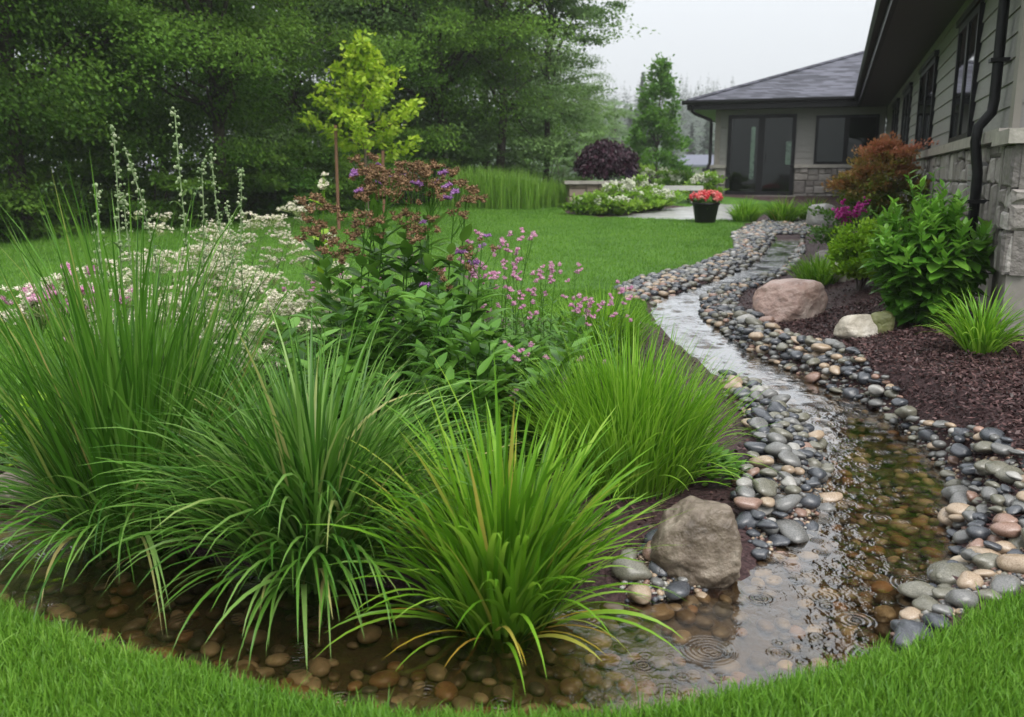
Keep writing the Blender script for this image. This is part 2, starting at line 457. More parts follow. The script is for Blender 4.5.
# water: fresnel mirror over a clear brown-tinted body, rings from rain drops as bumps
def water_mat():
    m, nt, out = newmat('rain_ringed_water'); lk = nt.links.new
    geo = N(nt, 'NewGeometry')
    mth = lambda op, a=None, b=None: _m(op, a, b)
    def _m(op, a, b):
        n = N(nt, 'Math', operation=op)
        for i, q in enumerate((a, b)):
            if q is None: continue
            if isinstance(q, (int, float)): n.inputs[i].default_value = q
            else: lk(q, n.inputs[i])
        return n.outputs[0]
    total = None
    n0 = N(nt, 'TexNoise'); n0.inputs['Scale'].default_value = 9; lk(geo.outputs['Position'], n0.inputs['Vector'])
    brk = N(nt, 'MapRange'); lk(n0.outputs['Fac'], brk.inputs['Value']); brk.inputs['From Min'].default_value = .38; brk.inputs['From Max'].default_value = .6; brk.inputs['To Min'].default_value = .25
    for scale, off, amp, keep in ((2.3, 0.0, 1.3, .6), (4.2, 17.3, 1.1, .5), (8.0, 41.9, .6, .5)):
        mp = N(nt, 'Mapping'); mp.inputs['Location'].default_value = (off, off * .7, 0); mp.inputs['Scale'].default_value = (1, 1, 0)
        lk(geo.outputs['Position'], mp.inputs['Vector'])
        vo = N(nt, 'TexVoronoi', voronoi_dimensions='2D'); vo.inputs['Scale'].default_value = scale; vo.inputs['Randomness'].default_value = .9
        lk(mp.outputs['Vector'], vo.inputs['Vector'])
        sep = N(nt, 'SeparateColor'); lk(vo.outputs['Color'], sep.inputs['Color'])
        d = mth('DIVIDE', vo.outputs['Distance'], scale)
        rad = mth('MULTIPLY_ADD', sep.outputs['Red'], .30 / scale); rad.node.inputs[2].default_value = .05 / scale
        on = mth('LESS_THAN', sep.outputs['Green'], keep)
        lam = mth('MULTIPLY_ADD', sep.outputs['Red'], .012); lam.node.inputs[2].default_value = .011
        ph = mth('MULTIPLY', mth('DIVIDE', mth('SUBTRACT', d, rad), lam), 6.2832)
        wv = mth('SINE', ph)
        env = mth('SUBTRACT', 1.0, mth('DIVIDE', d, mth('ADD', rad, .004)))
        env.node.use_clamp = True
        env = mth('POWER', env, .5)
        h = mth('MULTIPLY', mth('MULTIPLY', mth('MULTIPLY', wv, env), on), amp)
        total = h if total is None else mth('ADD', total, h)
    n1 = N(nt, 'TexNoise'); n1.inputs['Scale'].default_value = 19; n1.inputs['Detail'].default_value = 3
    mp = N(nt, 'Mapping'); mp.inputs['Scale'].default_value = (1, .8, 1); lk(geo.outputs['Position'], mp.inputs['Vector']); lk(mp.outputs['Vector'], n1.inputs['Vector'])
    n2 = N(nt, 'TexNoise'); n2.inputs['Scale'].default_value = 2.2
    lk(geo.outputs['Position'], n2.inputs['Vector'])
    gate = N(nt, 'MapRange'); gate.inputs['From Min'].default_value = .42; gate.inputs['From Max'].default_value = .62; lk(n2.outputs['Fac'], gate.inputs['Value'])
    gate.inputs['To Min'].default_value = .25
    rif = N(nt, 'MapRange'); rif.inputs['From Min'].default_value = 4.0; rif.inputs['From Max'].default_value = 9; rif.inputs['To Min'].default_value = 6.0; rif.inputs['To Max'].default_value = 5
    sy_ = N(nt, 'SeparateXYZ'); lk(geo.outputs['Position'], sy_.inputs[0]); lk(sy_.outputs['Y'], rif.inputs['Value'])
    wob = mth('MULTIPLY', mth('MULTIPLY', n1.outputs['Fac'], gate.outputs['Result']), rif.outputs['Result'])
    hh = mth('ADD', mth('MULTIPLY', total, brk.outputs['Result']), wob)
    bp = N(nt, 'Bump'); bp.inputs['Strength'].default_value = 1.0; bp.inputs['Distance'].default_value = .0017
    lk(hh, bp.inputs['Height'])
    fr = N(nt, 'Fresnel'); fr.inputs['IOR'].default_value = 1.36; lk(bp.outputs['Normal'], fr.inputs['Normal'])
    gl = N(nt, 'BsdfGlossy'); lk(bp.outputs['Normal'], gl.inputs['Normal'])
    sp = N(nt, 'SeparateXYZ'); lk(geo.outputs['Position'], sp.inputs[0])      # quick riffles upstream, calm pool in front
    rr = N(nt, 'MapRange'); lk(sp.outputs['Y'], rr.inputs['Value']); rr.inputs['From Min'].default_value = 4.2; rr.inputs['From Max'].default_value = 9
    rr.inputs['To Min'].default_value = .02; rr.inputs['To Max'].default_value = .10; lk(rr.outputs['Result'], gl.inputs['Roughness'])
    tr = N(nt, 'BsdfTransparent'); tr.inputs['Color'].default_value = (.74, .65, .50, 1)
    ms = N(nt, 'MixShader')
    f2 = mth('MULTIPLY', fr.outputs['Fac'], 3.1); f2.node.use_clamp = True
    lk(f2, ms.inputs['Fac']); lk(tr.outputs['BSDF'], ms.inputs[1]); lk(gl.outputs['BSDF'], ms.inputs[2])
    lk(ms.outputs['Shader'], out.inputs['Surface'])
    return m
WZ = slope(GY) - DROP
sheet('water', csd < .09, WZ, water_mat())
# ------------------------------------------------------------------ the house
siding_m = noise_mat('taupe_lap_siding', [(.225, .218, .205), (.28, .27, .252)], scale=5, rough=.55, stretch=(1, 1, 8), bump=.08, spec=.35)
block_m = noise_mat('split_stone_block', [(.11, .10, .095), (.20, .18, .165), (.29, .265, .245), (.39, .365, .34)], scale=9, rough=.6, bump=.9, bump_scale=16, use_rnd=.55, dist=.03)
cap_m = noise_mat('wet_limestone_cap', [(.27, .25, .22), (.42, .39, .35)], scale=7, rough=.4, bump=.4, bump_scale=22)
conc_m = noise_mat('grey_concrete', [(.20, .185, .165), (.30, .275, .25)], scale=5, rough=.6, bump=.3)
black_m = plain('black_metal', (.008, .008, .009), rough=.45, spec=.25)
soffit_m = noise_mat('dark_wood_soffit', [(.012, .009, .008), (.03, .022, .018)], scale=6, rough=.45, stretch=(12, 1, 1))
trim_m = plain('taupe_trim_board', (.25, .23, .20), rough=.5)
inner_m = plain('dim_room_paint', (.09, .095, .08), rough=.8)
curtain_m = plain('pale_curtain_cloth', (.45, .5, .46), rough=.8)
def glass_mat(name, base, fac):
    m, nt, out = newmat(name); lk = nt.links.new
    fr = N(nt, 'Fresnel'); fr.inputs['IOR'].default_value = 1.5
    gl = N(nt, 'BsdfGlossy'); gl.inputs['Roughness'].default_value = .015
    tr = N(nt, 'BsdfTransparent'); tr.inputs['Color'].default_value = c4(base)
    ms = N(nt, 'MixShader'); lk(fr.outputs['Fac'], ms.inputs['Fac']); lk(tr.outputs['BSDF'], ms.inputs[1]); lk(gl.outputs['BSDF'], ms.inputs[2])
    lk(ms.outputs['Shader'], out.inputs['Surface']); return m
glass_m = glass_mat('tinted_window_glass', (.5, .58, .53), 0)
def dark_pane():
    m, nt, out = newmat('dark_reflecting_glass')
    pb = N(nt, 'BsdfPrincipled'); pb.inputs['Base Color'].default_value = (.008, .010, .010, 1); pb.inputs['Roughness'].default_value = .03
    nt.links.new(pb.outputs['BSDF'], out.inputs['Surface']); return m
pane_m = dark_pane()
def shingle_mat():
    m, nt, out = newmat('charcoal_roof_shingle'); lk = nt.links.new
    tc = N(nt, 'TexCoord'); sx = N(nt, 'SeparateXYZ'); lk(tc.outputs['Object'], sx.inputs[0])
    ad = N(nt, 'Math', operation='ADD'); lk(sx.outputs['X'], ad.inputs[0]); lk(sx.outputs['Y'], ad.inputs[1])
    cb = N(nt, 'CombineXYZ'); lk(ad.outputs[0], cb.inputs['X'])
    mu = N(nt, 'Math', operation='MULTIPLY'); mu.inputs[1].default_value = 2.9; lk(sx.outputs['Z'], mu.inputs[0]); lk(mu.outputs[0], cb.inputs['Y'])
    bt = N(nt, 'TexBrick'); bt.inputs['Scale'].default_value = 2.4; bt.inputs['Color1'].default_value = (.032, .034, .044, 1); bt.inputs['Color2'].default_value = (.125, .128, .16, 1); bt.inputs['Mortar'].default_value = (.04, .04, .045, 1)
    bt.inputs['Mortar Size'].default_value = .012; bt.inputs['Row Height'].default_value = .33; bt.inputs['Brick Width'].default_value = .8
    lk(cb.outputs[0], bt.inputs['Vector'])
    pb = N(nt, 'BsdfPrincipled'); pb.inputs['Roughness'].default_value = .8; pb.inputs['Specular IOR Level'].default_value = .25
    lk(bt.outputs['Color'], pb.inputs['Base Color'])
    bp = N(nt, 'Bump'); bp.inputs['Strength'].default_value = .5; bp.inputs['Distance'].default_value = .03; lk(bt.outputs['Color'], bp.inputs['Height']); lk(bp.outputs['Normal'], pb.inputs['Normal'])
    lk(pb.outputs['BSDF'], out.inputs['Surface']); return m
roof_m = shingle_mat()

house = thing('house', 'low taupe house with stone base, dark hip roof and black windows beyond the stream', 'house', HOUSE_O, HOUSE_RZ)
WM = lambda a, o, z: (-o, a, z)           # main wall: along local y, facing the stream
WP = lambda a, o, z: (a, -o, z)           # patio wall: along local x, facing the camera
WS = lambda a, o, z: (a, YS - o, z)       # near end wall
YS = -21.05
def mapped_box(mb, F, a0, a1, o0, o1, z0, z1, rnd=.5):
    c = [F(a, o, z) for z in (z0, z1) for a, o in ((a0, o0), (a1, o0), (a1, o1), (a0, o1))]
    mb.add(c, BOXF, rnd)
def siding(mb, F, a0, a1, z0, z1, ex=.19):
    z = z0
    while z < z1 - .01:
        t = min(z1, z + ex)
        c = [F(a, o, q) for a in (a0, a1) for o, q in ((.0, z), (.024, z), (.008, t), (.0, t))]
        mb.add(c, np.array([[0, 1, 2, 3], [7, 6, 5, 4], [1, 5, 6, 2], [0, 4, 5, 1], [2, 6, 7, 3]]), random.random()); z = t
def ashlar(mb, F, a0, a1, z0, z1, depth=.1):
    mapped_box(mb, F, a0, a1, -.05, depth - .045, z0, z1, .15)
    nb = max(1, round((z1 - z0) / .36)); H = (z1 - z0) / nb
    for b in range(nb):
        a = a0; zb = z0 + b * H
        while a < a1 - .02:
            w = random.uniform(.2, .5); w = a1 - a if a1 - a < w + .14 else w
            kind = random.random()
            if kind < .28: cells = [(a, a + w, zb, zb + H)]
            elif kind < .8:
                s = zb + H * random.uniform(.35, .65); cells = [(a, a + w, zb, s), (a, a + w, s, zb + H)]
                if w > .34:
                    q = a + w * random.uniform(.35, .65); cells = [cells[0], (a, q, s, zb + H), (q, a + w, s, zb + H)]
            else:
                s = zb + H * random.uniform(.55, .7); q = a + w * .5; cells = [(a, a + w, s, zb + H), (a, q, zb, s), (q, a + w, zb, s)]
            for x0, x1, y0, y1 in cells:
                g = .008; o = depth + random.uniform(-.02, .022); i = min(.022, (x1 - x0) / 4, (y1 - y0) / 4)
                x0 += g; x1 -= g; y0 += g; y1 -= g
                j = lambda: random.uniform(-.007, .007)
                c = [F(p, depth - .05, q) for p, q in ((x0, y0), (x1, y0), (x1, y1), (x0, y1))]
                c += [F(p + j(), o - .018, q + j()) for p, q in ((x0, y0), (x1, y0), (x1, y1), (x0, y1))]
                c += [F(p + j(), o + j(), q + j()) for p, q in ((x0 + i, y0 + i), (x1 - i, y0 + i), (x1 - i, y1 - i), (x0 + i, y1 - i))]
                f = [[k, (k + 1) % 4, 4 + (k + 1) % 4, 4 + k] for k in range(4)] + [[4 + k, 4 + (k + 1) % 4, 8 + (k + 1) % 4, 8 + k] for k in range(4)] + [[8, 9, 10, 11]]
                mb.add(c, np.array(f), random.random())
            a += w

SOF, EAVE = 2.58, 2.80
# main wing
m = MB(); ashlar(m, WM, YS, -.12, -.12, .84); m.build('stone_wainscot', block_m, house)
m = MB(); mapped_box(m, WM, YS - .02, -.14, -.05, .05, -1.3, -.12); m.build('foundation', conc_m, house)
m = MB(); y = YS - .1
while y < -.2:
    e = min(-.16, y + random.uniform(.8, 1.1)); mapped_box(m, WM, y, e - .008, -.05, .15, .842, .938, random.random()); y = e
m.build('stone_cap', cap_m, house)
MAINW = [(-18.6, -16.9, .94, 2.28), (-14.3, -11.75, .94, 2.28), (-9.6, -7.7, .94, 2.28), (-5.9, -3.9, .94, 2.28)]
m = MB(); siding(m, WM, YS, -.02, .938, SOF); m.build('siding_wall', siding_m, house)
m = MB(); mapped_box(m, WM, YS - .03, YS + .14, .0, .05, .938, SOF); m.build('corner_board', trim_m, house)
def window(F, a0, a1, z0, z1, split=2, pane=None, par=house, depth=.06, kind='window'):
    fr = MB(); t = .11 if kind == 'patio_door' else .08
    o0, o1 = -.02, depth
    mapped_box(fr, F, a0, a0 + t, o0, o1, z0, z1); mapped_box(fr, F, a1 - t, a1, o0, o1, z0, z1)
    mapped_box(fr, F, a0 + t, a1 - t, o0, o1 - .002, z0, z0 + t); mapped_box(fr, F, a0 + t, a1 - t, o0, o1 - .002, z1 - t, z1)
    for k in range(1, split):
        c = a0 + (a1 - a0) * k / split; mapped_box(fr, F, c - t * .85, c + t * .85, o0, o1 - .004, z0 + t, z1 - t)
    w = fr.build(kind, black_m, par)
    for k in range(split):
        p = MB(); b0 = a0 + (a1 - a0) * k / split + .05; b1 = a0 + (a1 - a0) * (k + 1) / split - .05
        mapped_box(p, F, b0, b1, depth - .03, depth - .018, z0 + .05, z1 - .05); p.build('pane', pane or pane_m, w)
    return w
for a0, a1, z0, z1 in MAINW:
    w = window(WM, a0, a1, z0, z1)
    s = MB(); mapped_box(s, WM, a0 - .06, a1 + .06, .02, .085, z1 + .002, z1 + .07); s.build('head_trim', black_m, w)
# near end wall and the stone pier at the corner
m = MB(); ashlar(m, WS, .1, 9.2, -.12, .84); m.build('stone_wainscot', block_m, house)
m = MB(); siding(m, WS, .0, 9.2, .94, SOF); m.build('siding_wall', siding_m, house)
m = MB(); mapped_box(m, WS, .1, 9.2, .0, .06, -1.3, -.12); m.build('foundation', conc_m, house)
m = MB(); mapped_box(m, WS, .0, 9.2, -.02, .14, .842, .938); m.build('stone_cap', cap_m, house)
m = MB()
PX0, PX1, PY0, PY1 = -.13, .5, YS - .78, YS - .16
ashlar(m, lambda a, o, z: (PX0 + .1 - o, a, z), PY0, PY1, -.12, .80); ashlar(m, lambda a, o, z: (a, PY0 + .1 - o, z), PX0, PX1, -.12, .80); ashlar(m, lambda a, o, z: (a, PY1 - .1 + o, z), PX0, PX1, -.12, .80)
pier = m.build('stone_pier', block_m, house)
m = MB(); box(m, PX0 - .06, PX1 + .06, PY0 - .06, PY1 + .06, .80, .90); m.build('pier_cap', cap_m, pier)
m = MB(); box(m, PX0 + .03, PX1 - .03, PY0 + .03, PY1 - .03, -1.4, -.12); m.build('pier_footing', conc_m, pier)
# downspout by the corner
m = MB(); ys = -20.42
tube(m, [(-.72, ys, 2.62), (-.55, ys, 2.5), (-.13, ys, 2.36), (-.10, ys, 2.2), (-.10, ys, 1.2), (-.11, ys, 1.10), (-.20, ys, .98), (-.21, ys, .86), (-.19, ys, .72), (-.17, ys, .6), (-.17, ys, -.25), (-.28, ys, -.36)], .043, 10)
ds = m.build('downspout', black_m, house, smooth=True)
for z in (2.1, 1.5, .35): m = MB(); box(m, -.165 - (.07 if z < 1 else 0), -.02, ys - .07, ys + .07, z, z + .03); m.build('bracket', black_m, ds)

m = MB(); va0, va1 = -20.14, -19.76
mapped_box(m, WM, va0, va1, .05, .135, .43, .70, .9)
for k in range(5): mapped_box(m, WM, va0 + .02, va1 - .02, .13, .165, .445 + k * .05, .478 + k * .05, .2)
m.build('wall_vent', plain('grey_vent_metal', (.22, .22, .22), rough=.4), house)
# patio wing
PW = -4.85
D0, D1 = -4.5, -2.5
m = MB(); ashlar(m, WP, PW, D0 - .02, -.3, .84); ashlar(m, WP, D1 + .02, -.1, -.3, .84)
ashlar(m, lambda a, o, z: (PW - o, a, z), .0, 4.6, -.3, .84); m.build('stone_wainscot', block_m, house)
m = MB(); mapped_box(m, WP, PW - .16, D0 - .01, -.05, .15, .842, .938); mapped_box(m, WP, D1 + .01, -.17, -.05, .15, .842, .938)
box(m, PW - .15, PW + .05, .05, 4.6, .842, .938); m.build('stone_cap', cap_m, house)
m = MB(); siding(m, WP, PW, D0, .938, SOF); siding(m, WP, D1, -1.95, .938, SOF); siding(m, WP, -.2, -.03, .938, SOF)
siding(m, WP, D0, D1, 2.42, SOF); siding(m, WP, -1.95, -.2, 2.36, SOF)
siding(m, lambda a, o, z: (PW - o, a, z), .0, 4.6, .938, SOF); m.build('siding_wall', siding_m, house)
m = MB(); mapped_box(m, WP, PW - .04, PW + .12, .0, .05, .938, SOF); m.build('corner_board', trim_m, house)
door = window(WP, D0, D1, .03, 2.42, 2, glass_m, house, .07, 'patio_door')
m = MB(); tube(m, [(-3.33, -.1, 1.0), (-3.33, -.13, 1.02), (-3.33, -.13, 1.3), (-3.33, -.1, 1.32)], .012, 6); m.build('handle', black_m, door)
m = MB(); mapped_box(m, WP, D0 - .1, D1 + .1, -.05, .5, -.12, .02); m.build('door_step', conc_m, house)
window(WP, -1.95, -.2, .94, 2.36, 2, glass_m, house, .06)
# the dim room behind the glass, with openings in its far wall
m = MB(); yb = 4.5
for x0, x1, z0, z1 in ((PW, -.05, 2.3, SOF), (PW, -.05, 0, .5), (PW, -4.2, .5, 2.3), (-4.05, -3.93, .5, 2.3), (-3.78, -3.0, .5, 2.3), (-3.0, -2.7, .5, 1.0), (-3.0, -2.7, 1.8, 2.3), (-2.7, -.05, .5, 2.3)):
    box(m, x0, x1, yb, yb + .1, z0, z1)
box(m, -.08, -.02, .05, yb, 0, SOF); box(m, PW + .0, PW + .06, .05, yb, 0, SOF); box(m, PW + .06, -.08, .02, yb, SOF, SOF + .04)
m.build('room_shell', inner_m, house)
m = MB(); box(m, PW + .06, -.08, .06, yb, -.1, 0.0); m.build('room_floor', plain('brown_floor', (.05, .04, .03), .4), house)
# roof: one hipped sheet over both wings, fascia, gutter and soffit
V = {'A': (-5.65, -.8), 'B': (-.8, -.8), 'C': (4.6, 4.6), 'D': (-.25, 4.6), 'E': (-5.65, 10), 'F': (-.8, -21.9), 'G': (4.6, -16.5), 'H': (10, -21.9), 'I': (10, 10)}
def rz_(k): return EAVE + (.36 * 5.4 if k in 'CDG' else 0)
def poly(mb, ks, dz=0.0, rnd=.5): mb.add([(*V[k], rz_(k) + dz) for k in ks], np.arange(len(ks))[None], rnd)
m = MB()
for ks in ('ABCD', 'EAD', 'BFGC', 'FHG', 'HICG', 'IEDC'): poly(m, ks)
roof = m.build('roof', roof_m, house)
for p, q in (('A', 'D'), ('F', 'G')):
    m = MB(); tube(m, [(*V[p], rz_(p) + .02), (*V[q], rz_(q) + .02)], .06, 5); m.build('hip_cap', roof_m, roof)
m = MB()
m.add([(-5.6, -.75, SOF), (-.8, -.75, SOF), (-.8, 10, SOF), (-5.6, 10, SOF)], np.array([[3, 2, 1, 0]])); m.add([(-.75, -21.85, SOF), (.0, -21.85, SOF), (.0, 0, SOF), (-.75, 0, SOF)], np.array([[3, 2, 1, 0]]))
m.add([(0, -21.85, SOF), (9.9, -21.85, SOF), (9.9, -21.0, SOF), (0, -21.0, SOF)], np.array([[3, 2, 1, 0]]))
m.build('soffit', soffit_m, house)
m = MB()
box(m, -5.66, -.78, -.82, -.76, SOF - .03, EAVE + .01); box(m, -5.66, -5.6, -.82, 10, SOF - .03, EAVE + .01); box(m, -.82, -.76, -21.92, -.82, SOF - .03, EAVE + .01); box(m, -.76, 10, -21.92, -21.86, SOF - .03, EAVE + .01)
m.build('fascia', black_m, house)
m = MB()
for a, b in (((-5.8, -.89), (-.86, -.89)), ((-.89, -.86), (-.89, -22.0))):
    a, b = np.array(a), np.array(b); d = (b - a) / np.linalg.norm(b - a); n_ = np.array([d[1], -d[0]]); n_ = n_ if n_ @ np.array([-1, -1]) > 0 else -n_
    sec = [(-.06, .0), (-.06, -.12), (.03, -.12), (.07, -.06), (.07, .0), (.05, .0), (.05, -.05), (.02, -.1), (-.045, -.1), (-.045, 0)]
    v = [(*(p + n_ * s[0]), EAVE + .02 + s[1]) for p in (a, b) for s in sec]; k = len(sec)
    m.add(v, np.array([[i, (i + 1) % k, k + (i + 1) % k, k + i] for i in range(k)]))
m.build('gutter', black_m, house)
m = MB(); tube(m, [(-5.5, -.88, EAVE - .12), (-5.5, -.85, 2.50), (-5.42, -.75, 2.44), (-5.02, -.2, 2.28), (-5.0, -.14, 2.18), (-5.0, -.14, 1.0), (-5.04, -.22, .9), (-5.04, -.22, -.1)], .05, 8)
m.build('downspout', black_m, house, smooth=True)

# neighbour's house far behind
nb = thing('neighbour_house', 'distant pale bungalow with blue-grey roof seen past the patio wing', 'house', (px_at(700, 100), 100, .95), -.15)
m = MB(); box(m, -2.6, 4, 0, 6, 0, 1.9); box(m, -3.6, -2.6, .5, 6, 0, 1.4); m.build('wall', plain('cream_render', (.5, .48, .42), .7), nb)
m = MB(); m.add([(-3.2, -.7, 1.85), (4.6, -.7, 1.85), (4.6, 6.5, 1.85), (-3.2, 6.5, 1.85), (-1.6, 2.8, 3.0), (3.4, 2.8, 3.0)], np.array([[0, 1, 5, 4], [2, 3, 4, 5]])); m.add([(-3.2, -.7, 1.85), (-3.2, 6.5, 1.85), (-1.6, 2.8, 3.0)], np.array([[2, 1, 0]])); box(m, -3.2, 4.6, -.7, -.6, 1.65, 1.86)
nr = m.build('roof', plain('blue_grey_roof', (.15, .16, .2), .9, .1), nb)
m = MB(); box(m, 1.6, 2.3, 2.0, 2.6, 2.6, 3.6); m.build('chimney', plain('cream_chimney', (.45, .42, .36), .7), nr)
for x in (-1.9, .2, 2.2):
    m = MB(); box(m, x, x + 1.1, -.03, .05, .5, 1.5); m.build('window', pane_m, nb)

# ------------------------------------------------------------------ hill and far forest
hill_z = lambda x, y: -.6 + 24 * np.exp(-((np.asarray(x) - 70) / 75.0) ** 2) * smooth(200, 330, np.asarray(y)) + 10 * np.exp(-((np.asarray(x) + 30) / 60.0) ** 2) * smooth(200, 330, np.asarray(y))
hx, hy = np.meshgrid(np.linspace(-120, 200, 60), np.linspace(195, 400, 30))
hz = hill_z(hx, hy)
mb = MB(); I = np.arange(hx.size).reshape(hx.shape)
mb.add(np.stack([hx, hy, hz], -1), np.stack([I[:-1, :-1], I[:-1, 1:], I[1:, 1:], I[1:, :-1]], -1).reshape(-1, 4))
o = mb.build('hill', noise_mat('hill_green', [(.02, .045, .015), (.04, .08, .03)], scale=.4, rough=.9), smooth=True); o['kind'] = 'structure'
conifer_leaf = leaf_mat('conifer_needles', [(.016, .034, .019), (.032, .058, .034), (.052, .084, .05)], trans=.1, vary=.25)
def conifer_needles(mb, base, h, r, n):
    t = RNG.random(n) ** .75
    az = RNG.random(n) * 2 * np.pi
    z = h * (.08 + .92 * t)
    rr = r * (1 - t) * (.75 + .35 * np.sin(t * 60)) + .05
    s = RNG.uniform(.0, .8, n)
    p = np.stack([np.cos(az) * rr * s, np.sin(az) * rr * s, z - rr * s * .25], -1) + base
    d = np.stack([np.cos(az), np.sin(az), np.full(n, -.45) + RNG.normal(0, .2, n)], -1)
    rhombs(mb, p, d, np.array([[0, 0, 1.0]]) + RNG.normal(0, .35, (n, 3)), rr * .55 + .15, rr * .3 + .12)
mb = MB()
for k in range(520):
    u = RNG.uniform(540, 900); y = RNG.uniform(205, 350); x = px_at(u, y)
    conifer_needles(mb, np.array([x, y, float(hill_z(x, y)) - .3]), RNG.uniform(6, 14), RNG.uniform(1.8, 3.2), 110)
o = mb.build('far_forest', conifer_leaf); tag(o, 'misty conifer forest covering the far hillside', 'forest', kind='stuff')

# ------------------------------------------------------------------ trees
bark_m = noise_mat('brown_bark', [(.03, .024, .018), (.08, .062, .046)], scale=9, rough=.8, stretch=(1, 1, .25), bump=.8)
pale_bark_m = noise_mat('reddish_bark', [(.10, .07, .05), (.2, .15, .11)], scale=9, rough=.7, stretch=(1, 1, .25), bump=.5)
def crown_leaves(mb, cen, ax, ncl, nlf, leaf, csize, lo=.35, droop=.5, rough=.35):
    d = RNG.normal(0, 1, (ncl, 3)); d /= np.linalg.norm(d, axis=1, keepdims=True)
    rad = RNG.uniform(lo, 1, ncl) ** .6 * (1 + rough * np.sin(d[:, 0] * 5 + 1) * np.sin(d[:, 1] * 4 + 2) * np.cos(d[:, 2] * 5))
    C = np.asarray(cen) + d * rad[:, None] * np.asarray(ax)
    k = nlf // ncl
    sz = csize * RNG.uniform(.6, 1.3, ncl)
    out = np.stack([d[:, 0], d[:, 1], -droop * np.ones(ncl)], -1); out /= np.linalg.norm(out, axis=1, keepdims=True)
    g = np.clip(RNG.normal(0, 1, (ncl, k, 3)), -1.8, 1.8) * np.array([.55, .55, .13])
    along = g[..., 2:3] * 0 + np.minimum(np.abs(RNG.normal(0, .7, (ncl, k, 1))), 1.15)
    P = C[:, None] + (g + out[:, None] * along * .8) * sz[:, None, None]
    D = out[:, None] + RNG.normal(0, .55, (ncl, k, 3))
    U = np.array([0, 0, 1.0]) + RNG.normal(0, .32, (ncl, k, 3))
    base = RNG.random(ncl)[:, None] * .72 + RNG.random((ncl, k)) * .28
    n = ncl * k
    rhombs(mb, P.reshape(n, 3), D.reshape(n, 3), U.reshape(n, 3), leaf * RNG.uniform(.7, 1.3, n), leaf * .62, base.ravel())
    return C
def limbs(mb, h, r0, cents, nlimb, z0=.25):
    n = 9; z = np.linspace(0, h, n)
    pts = np.stack([np.cumsum(RNG.normal(0, .012 * h, n)) * .5, np.cumsum(RNG.normal(0, .012 * h, n)) * .5, z], -1); pts[0] = 0
    tube(mb, pts, np.linspace(r0, r0 * .2, n), 8)
    for c in cents[RNG.permutation(len(cents))[:nlimb]]:
        t = np.clip((c[2] / h) * .75 - .05, z0, .92)
        s = np.array([np.interp(t * h, z, pts[:, i]) for i in range(3)])
        w = np.linspace(0, 1, 6)[:, None]
        l = s + (c - s) * w; l[:, 2] += .12 * np.linalg.norm(c - s) * np.sin(np.pi * w[:, 0]) * .6
        l[1:-1] += RNG.normal(0, .03, (4, 3)) * np.linalg.norm(c - s)
        tube(mb, l, np.linspace(r0 * .38, r0 * .07, 6), 5, cap=False)
def make_tree(name, h, ax, zc, ncl, nlf, leaf, csize, mat, bark, r0=.14, nlimb=26, **kw):
    root = thing(name, None, None)
    c = MB(); C = crown_leaves(c, (0, 0, zc), ax, ncl, nlf, leaf, csize, **kw)
    c.build('crown', mat, root)
    t = MB(); limbs(t, h * .88, r0, C, nlimb); t.build('trunk', bark, root, smooth=True)
    return root
dark_leaf = leaf_mat('dark_green_leaves', [(.038, .09, .013), (.095, .195, .027), (.175, .305, .048)], trans=.42, spec=.1, vary=.2)
mid_leaf = leaf_mat('grey_green_leaves', [(.08, .145, .05), (.14, .24, .08), (.21, .325, .115)], trans=.42, spec=.1, vary=.2)
lime_leaf = leaf_mat('yellow_green_leaves', [(.16, .28, .014), (.29, .43, .026), (.41, .52, .055)], trans=.35, vary=.1)
bright_leaf = leaf_mat('fresh_green_leaves', [(.05, .14, .018), (.095, .23, .028), (.15, .31, .045)], trans=.32, vary=.15)
T_A = make_tree('deciduous_tree', 9.8, (2.9, 2.9, 4.0), 5.6, 130, 58000, .09, .8, dark_leaf, bark_m, .17)
T_B = make_tree('deciduous_tree', 8.6, (2.6, 2.6, 3.9), 4.5, 110, 56000, .085, .85, dark_leaf, bark_m, .15, droop=.9)
T_C = make_tree('deciduous_tree', 10.5, (2.3, 2.3, 5.0), 5.2, 150, 42000, .105, .68, mid_leaf, bark_m, .13, droop=.3)
T_D = make_tree('deciduous_tree', 9.5, (1.7, 1.7, 4.6), 5.0, 120, 20000, .11, .42, mid_leaf, bark_m, .10, droop=.1, lo=.2)
WOOD = 'trees closing off the lawn'
